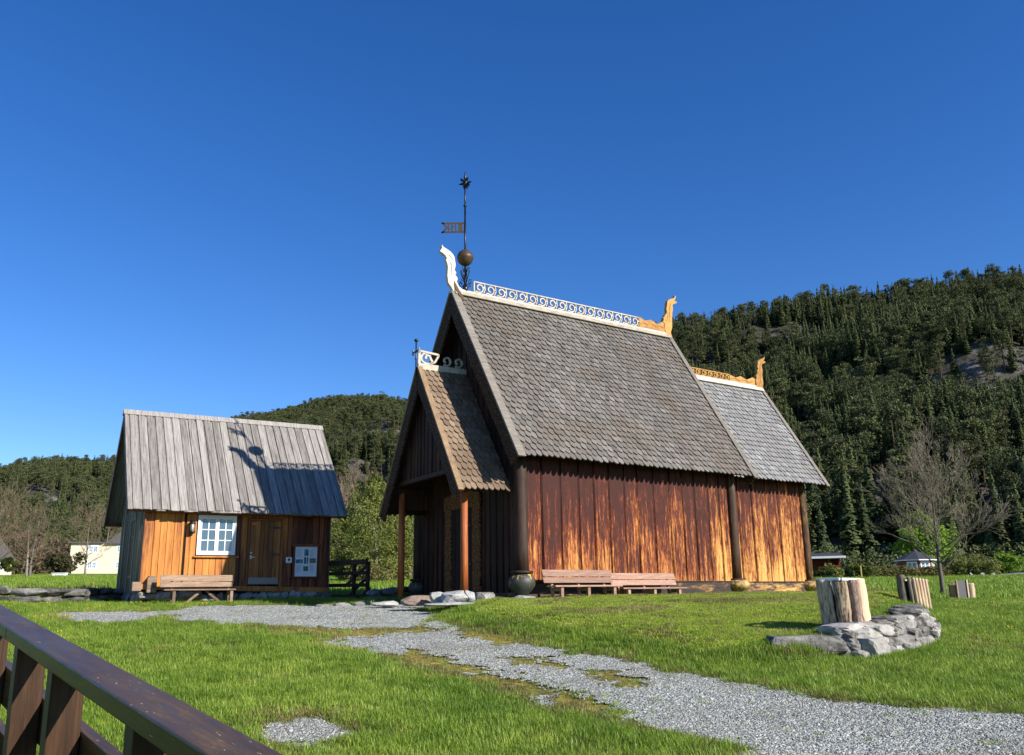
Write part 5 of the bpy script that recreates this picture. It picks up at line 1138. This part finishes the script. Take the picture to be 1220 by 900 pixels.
for V,nt,n,h0,h1,psp,cl in ((VR,ntR,7000,9.5,18.5,.62,.95),(VM,ntM,11000,8.,13.5,.25,.75),(VL,ntL,9000,6.5,11.,.35,.8)):
    P,t,g,st=on_hill(V,nt,n,rgf); nz=np.array([mnoise.fractal(Vector((p[0]*.014,p[1]*.014,2.)),1.,2.,3) for p in P]); med=np.median(st)
    keep=(st<med*3.2)|(rgf.random(len(P))<.5); keep&=(nz>-.45)|(rgf.random(len(P))<.4)
    # rock faces where few trees hold on
    qx=F_PX*P[:,0]/(P[:,1]*math.cos(PITCH)+P[:,2]*math.sin(PITCH))+CX; qy=CY-F_PX*(-P[:,1]*math.sin(PITCH)+P[:,2]*math.cos(PITCH))/(P[:,1]*math.cos(PITCH)+P[:,2]*math.sin(PITCH))
    for ex,ey,ea,eb in ((915,403,50,8),(965,545,26,26),(1010,470,22,7),(62,600,30,9),(110,575,14,7)):
        keep&=(((qx-ex)/ea)**2+((qy-ey)/eb)**2>1+.8*nz)|(rgf.random(len(P))<.12)
    P=P[keep];nz=nz[keep]; k=np.where(rgf.random(len(P))<psp+.5*nz,rgf.integers(0,4,len(P)),rgf.integers(4,8,len(P)))
    fp.append(P);fk.append(k);fs.append(rgf.uniform(h0,h1,len(P))*(1+.2*nz))
fp=np.concatenate(fp);fk=np.concatenate(fk);fs=np.concatenate(fs)
# the nearest conifers in view stand as trees of their own; the rest of the wood is one mass
pxs=F_PX*(fp[:,0])/(fp[:,1]*math.cos(PITCH)+fp[:,2]*math.sin(PITCH))+CX
big=fs/np.hypot(fp[:,0],fp[:,1]); cand=np.where((pxs>975)&(pxs<1235)&(fp[:,1]>0)&(np.hypot(fp[:,0],fp[:,1])<330))[0]; cand=cand[np.argsort(-big[cand])][:240]
src={}
TL={0:'dark green spruce low on the wooded hillside at the far right',1:'rounded olive green pine low on the wooded hillside at the far right'}
for i in cand:
    k=int(fk[i]); 
    if k not in src:
        me=kinds[k]; src[k]=(me,)
    o=bpy.data.objects.new('spruce_tree' if k<4 else 'pine_tree',None); COL.objects.link(o); o.location=fp[i]; o.scale=(fs[i],)*3; o.rotation_euler=(0,0,random.uniform(0,6.28))
    tag(o,TL[0 if k<4 else 1],'tree','spruces low on the right hillside' if k<4 else 'pines low on the right hillside')
    c=bpy.data.objects.new('crown',kinds[k]); COL.objects.link(c); c.parent=o
mask=np.ones(len(fp),bool); mask[cand]=False
forest=scatter('forest',fp[mask],fs[mask],rgf.uniform(0,6.28,mask.sum()),fk[mask],kinds)
tag(forest,'dense conifer forest covering the hills','forest',kind='stuff')
# ------------------------------------------------------------------ trees, bushes and hedges of the valley floor
def onray(px,py,depth):
    q=at(px,py,depth); q.z=gz(q.x,q.y); return q
q=onray(1124,712,33); bare_tree('bare_tree',q,5.1,.088,'bare young tree with pale trunk and spreading twigs, beside the small panelled bin',None,21,6,.26,.55,'twig',1,.95,.0052,(3,4),.14,24)
q=onray(1105,680,125); leaf_tree('young_tree',q,9.5,8.2,.2,'fresh light green tree behind the small red pavilion',None,31,6000,.26,M['young_leaf'])
q=onray(1203,690,92); leaf_tree('young_tree',q,2.7,3.4,.08,'bright green leafy young tree beside the grey road',None,33,2600,.15,M['young_leaf'],first=.05)
def bush(name,q,h,w,n,s,m,label,cat='bush',seed=1,lobes=10,group=None):
    o=link(name,bush_leafmesh(name,seed,h,w,n,s,m,lobes)); o.location=q; return tag(o,label,cat,group)
bush('bush',onray(1158,690,88),2.3,5.6,4500,.13,M['bush_leaf'],'wide olive bush between the bare tree and the bright green young tree',seed=3,lobes=16)
bush('bush',onray(975,690,72),1.25,2.6,2000,.11,M['hedge_leaf'],'brownish bush below the red shed, nearest the church corner',seed=4)
bush('bush',onray(993,690,71),1.35,2.4,2000,.11,M['bush_leaf'],'pale twiggy bush in front of the red shed',seed=5)
bush('bush',onray(1024,690,73),1.5,2.8,2600,.12,M['bush_leaf'],'greener bush at the end of the hedge beside the red shed',seed=6)
# clipped hedge
a,b=onray(1030,690,80),onray(1128,691,84); rg=np.random.default_rng(77); n=15000; u=rg.random(n); hh=.92*rg.random(n)**.55; C=np.outer(1-u,a)+np.outer(u,b); C[:,1]+=rg.normal(0,.55,n); top=1.0+.16*np.sin(u*17)+.1*np.sin(u*43+1)
C[:,2]+=hh*top; V,Q=cards(C,.11,rng=rg); o=link('hedge',np_mesh('hedge',V,Q,{'rnd':('FACE',rg.random(n))}),M['hedge_leaf']); tag(o,'long olive hedge in front of the small pavilion','hedge')
# between cabin and porch
for i,(px,py,D,H,w,s,lab) in enumerate(((446,702,62,8.0,5.2,41,'fresh yellow-green tree seen between cabin and porch, the tallest there'),(410,700,70,5.6,5.2,43,'low fresh green tree close to the cabin eave'),(474,703,66,6.2,3.6,47,'slim fresh green tree just left of the porch post'))):
    leaf_tree('spring_tree',onray(px,py,D),H,w,.16,lab,None,s,13000,.095,M['birch_leaf'],first=.06)
for i,(px,D,H,lab) in enumerate(((402,90,9.,'bare grey-brown tree behind the fresh green trees beside the cabin'),(425,95,11.,'tall bare grey-brown tree behind the tallest fresh green tree'),(490,80,8.,'bare grey tree showing between the two porch posts'))):
    bare_tree('bare_tree',onray(px,700,D),H,.14,lab,None,60+i,5,.15,.5,'twig_brown',2,.85,.016,(3,4),.15,12)
bush('bush',onray(440,703,60),1.2,4.5,1500,.1,M['hedge_leaf'],'reddish low scrub at the meadow edge behind the black fence',seed=9,lobes=12)
# left: bare trees, dark bush and scrub in front of the hill
for i,(px,D,H,tk,lab) in enumerate(((33,100,7.6,2,'bare forked tree with pale double trunk at the far left, in front of the hill'),(101,120,9.0,1,'bare brownish tree in front of the cream house'),(-14,95,9.5,2,'large bare tree cut by the left edge of the view'),(122,175,13.,1,'tall bare tree rising behind the cream house roof'))):
    bare_tree('bare_tree',onray(px,688,D),H,.14,lab,None,80+i,6,.2,.5,'twig_brown',tk,.85,.009,(3,3),.16,13 if tk>1 else 16)
bush('bush',onray(76,688,118),4.2,4.6,3000,.22,leafy('dark_scrub',(.035,.035,.015),(.06,.055,.025),(.095,.085,.04)),'dark rounded bush left of the cream house',seed=21,lobes=14)
bush('bush',onray(9,690,105),3.2,2.0,2200,.14,M['bush_leaf'],'narrow olive shrub beside the grey-roofed outbuilding',seed=22,lobes=22)
scr=leafy('brown_scrub',(.07,.055,.03),(.11,.085,.05),(.16,.125,.075))
rg=np.random.default_rng(91); C=[];
for px in range(-120,150,5):
    q=onray(px,685,(150 if px<78 else 192)+rg.uniform(-6,25)); n=220; h=rg.uniform(2.5,7.5)
    C.append(np.array(q)+np.column_stack([rg.normal(0,1.1,n),rg.normal(0,1.1,n),h*rg.random(n)]))
C=np.concatenate(C); V,Q=cards(C,.30,asp=1.8,rng=rg); o=link('undergrowth',np_mesh('undergrowth',V,Q,{'rnd':('FACE',rg.random(len(C)))}),scr); tag(o,'brown leafless thicket at the foot of the left hill','thicket',kind='stuff')
rg=np.random.default_rng(95); C=[]
for px in range(960,1260,4):
    q=onray(px,685,172+rg.uniform(-10,20)); n=160; h=rg.uniform(2.,6.)
    C.append(np.array(q)+np.column_stack([rg.normal(0,1.1,n),rg.normal(0,1.1,n),h*rg.random(n)]))
C=np.concatenate(C); V,Q=cards(C,.34,rng=rg); o=link('undergrowth',np_mesh('undergrowth',V,Q,{'rnd':('FACE',rg.random(len(C)))}),M['pine_leaf']); tag(o,'dark green undergrowth at the foot of the right hill','thicket',kind='stuff')
# tall pale weeds along the left wall
# ------------------------------------------------------------------ buildings of the valley floor
M['cream']=plain('cream',(.62,.56,.42),.7,0,.05); M['roof_dark']=plain('roof_dark',(.075,.07,.068),.8,0,.2); M['red_wall']=plain('red_wall',(.20,.03,.025),.7,0,.15); M['slate']=plain('slate',(.045,.045,.05),.6,0,.2)
M['far_glass']=plain('far_glass',(.16,.24,.32),.1,0,.1,2.,.0,.8)
def clad(name,col):
    t=NT(name); x=t.oxyz(); w=t.math('FRACT',t.math('MULTIPLY',t.math('ADD',x[0],x[1]),5.)); g=t.ramp(w,[(.0,tuple(c*.72 for c in col)),(.08,col)]); return t.finish(g,.7,w,.3,.02)
M['cream']=clad('cream_cladding',(.62,.56,.42))
q=onray(140,686,160); h=empty('house',(q.x,q.y,gz(q.x,q.y)-.1),.30,'large cream two-storey house with grey roof behind the cabin','house')
m=MB(); m.box((-8.,0,-.5),(12,8,5.35)); m.build('wall',M['cream'],h)
m=MB(); m.add([(-2.6,-.6,5.3),(12.6,-.6,5.3),(12.6,8.6,5.3),(-2.6,8.6,5.3),(1.0,4.,9.0),(12.6,4.,9.0)],[(0,1,5,4),(2,3,4,5),(3,0,4),(1,2,5),(0,3,2,1)]); m.box((-8.4,-.5,5.36),(-2.7,8.4,5.6)); m.build('roof',M['roof_dark'],h)
for u in (-5.2,-.6,3.2,6.8):
    for z in (.9,3.7): window(h,u,u+1.7,z,z+1.35,-.04,2,2,2,.12,glassm=M['far_glass'])
q=onray(-46,688,128); h=empty('outbuilding',(q.x,q.y,gz(q.x,q.y)-.1),-.2,'small pale outbuilding with steep grey roof at the left edge','shed')
m=MB(); m.box((-5,0,-.4),(3.8,5,2.3)); m.build('wall',plain('pale_render',(.48,.46,.40),.8),h); m=MB(); m.add([(-5.4,-.4,2.2),(4.2,-.4,2.2),(4.2,5.4,2.2),(-5.4,5.4,2.2),(-4.4,2.5,5.6),(3.4,2.5,5.6)],[(0,1,5,4),(2,3,4,5),(3,0,4),(1,2,5),(0,3,2,1)]); m.build('roof',M['roof_dark'],h)
q=onray(71,687,108); m=MB(); m.box((-.8,-.3,0),(.8,.3,.42)); m.box((-.86,-.36,.42),(.86,.36,.50)); m.box((-.7,-.31,.1),(.7,-.33,.3)); o=m.build('storage_box',M['white_paint'],None,.02); o.location=q; tag(o,'low white box at the far end of the left meadow','box')
# red shed with slanting white-edged roof
q=onray(985,690,85); sh=empty('red_shed',(q.x,q.y,gz(q.x,q.y)),-.35,'red open shed with flat dark roof and white fascia, right of the church','shed')
m=MB(); m.box((-4.2,2.6,0),(1.6,2.75,2.35)); m.box((1.45,0,0),(1.6,2.6,2.35)); m.box((.35,0,0),(.5,.15,2.35)); m.box((-1.9,0,0),(-1.75,.15,2.35)); m.box((-4.2,0,0),(-4.05,2.6,2.35)); m.box((.5,0,0),(1.45,.08,1.5)); m.build('wall',M['red_wall'],sh)
m=MB(); m.add([(-4.8,-.7,2.35),(2.2,-.7,2.35),(2.2,3.2,2.35),(-4.8,3.2,2.35),(-4.8,-.7,2.42),(2.2,-.7,2.42),(2.2,3.2,2.42),(-4.8,3.2,2.42),(-4.2,1.25,2.95),(1.6,1.25,2.95)],[(3,2,1,0),(4,5,9,8),(5,6,9),(6,7,8,9),(7,4,8),(0,1,5,4),(1,2,6,5),(2,3,7,6),(3,0,4,7)]); rf=m.build('roof',M['slate'],sh)
m=MB(); m.box((-4.85,-.78,2.28),(2.25,-.70,2.52)); m.box((2.20,-.70,2.28),(2.28,3.2,2.52)); m.build('fascia',M['white_paint'],rf)
# octagonal pavilion
q=onray(1093,684,100); pv=empty('pavilion',(q.x,q.y,gz(q.x,q.y)+.05),.12,'small octagonal dark red pavilion with white windows and black pointed roof','pavilion')
R8=2.25; pts=[(R8*math.cos(PI/8+k*PI/4-PI/2),R8*math.sin(PI/8+k*PI/4-PI/2)) for k in range(8)]
m=MB(); m.prism(pts,(0,0,-.3),(1,0,0),(0,1,0),(0,0,2.55)); m.build('wall',M['red_wall'],pv)
E8=2.75; ev=[(E8*math.cos(PI/8+k*PI/4-PI/2),E8*math.sin(PI/8+k*PI/4-PI/2)) for k in range(8)]
m=MB(); vs=[(x,y,2.25) for x,y in ev]+[(.3*x/E8,.3*y/E8,3.45) for x,y in ev]; m.add(vs,[(k,(k+1)%8,8+(k+1)%8,8+k) for k in range(8)]+[tuple(range(7,-1,-1)),tuple(range(8,16))]); m.lathe([(.32,3.42),(.34,3.5),(.2,3.62),(.03,3.8)],(0,0,0),8); rf=m.build('roof',M['slate'],pv)
m=MB(); ev2=[(x*1.015,y*1.015) for x,y in ev]
for k in range(8):
    a_,b_=Vector((*ev2[k],2.21)),Vector((*ev2[(k+1)%8],2.21)); m.bar(a_,b_,.05,.13)
m.build('eaves_trim',M['white_paint'],rf)
for k in (6,7,0,1):
    a_=Vector((*pts[k],0)); b_=Vector((*pts[(k+1)%8],0)); c_=(a_+b_)/2; L=(b_-a_).length
    w=window(pv,-.66,.66,.85,2.0,-.03,2,1,2,.10,glassm=M['far_glass']); dd=(b_-a_).normalized(); w.location=(c_.x,c_.y,0); w.rotation_euler=(0,0,math.atan2(dd.y,dd.x))
pv.scale=(.82,.82,.82); sh.scale=(.82,.82,.82)
# road strip on the right
a,b=onray(1150,690.5,88),onray(1290,692,84); m=[]; V=[];n=24
for i in range(n+1):
    u=i/n; x=a.x+(b.x-a.x+30)*u; y=a.y+(b.y-a.y)*u; z=gz(x,y)
    for w in (-2.2,2.2): V.append((x,y+w,gz(x,y+w)+.10+.35*sm(0,.2,np.array(u))))
t=NT('asphalt'); f=t.noise(t.coord('Object'),6.,6.,.7); asp=t.finish(t.ramp(f,[(.3,(.12,.12,.125)),(.7,(.20,.20,.205))]),.85,f,.3,.01)
o=link('road',np_mesh('road',np.array(V),np.array([(2*i,2*i+2,2*i+3,2*i+1) for i in range(n)])),asp); tag(o,kind='structure')
for i,(px,lab) in enumerate(((1184,'grey road marker stone beside the road end, the closer to the bright young tree'),(1171,'small grey marker stone in the verge below the wide olive bush'),(1158,'small grey marker stone leftmost of the three by the wide olive bush'))):
    q=onray(px,691,84); rock_obj('marker_stone',(q.x,q.y,q.z+.2),(.22,.2,.32),400.+i,lab,'pale_stone',0,'stone','marker stones by the road')
q=onray(1027,691,72); m=MB(); m.box((-.05,-.05,-.2),(.05,.05,1.1)); m.lathe([(.05,1.1),(.03,1.14)],(0,0,0),8); o=m.build('marker_post',plain('yellowed_wood',(.35,.28,.08),.8),None,.01); o.location=q; tag(o,'thin yellowish post in front of the hedge','post')
print('OBJECTS',len(bpy.data.objects))
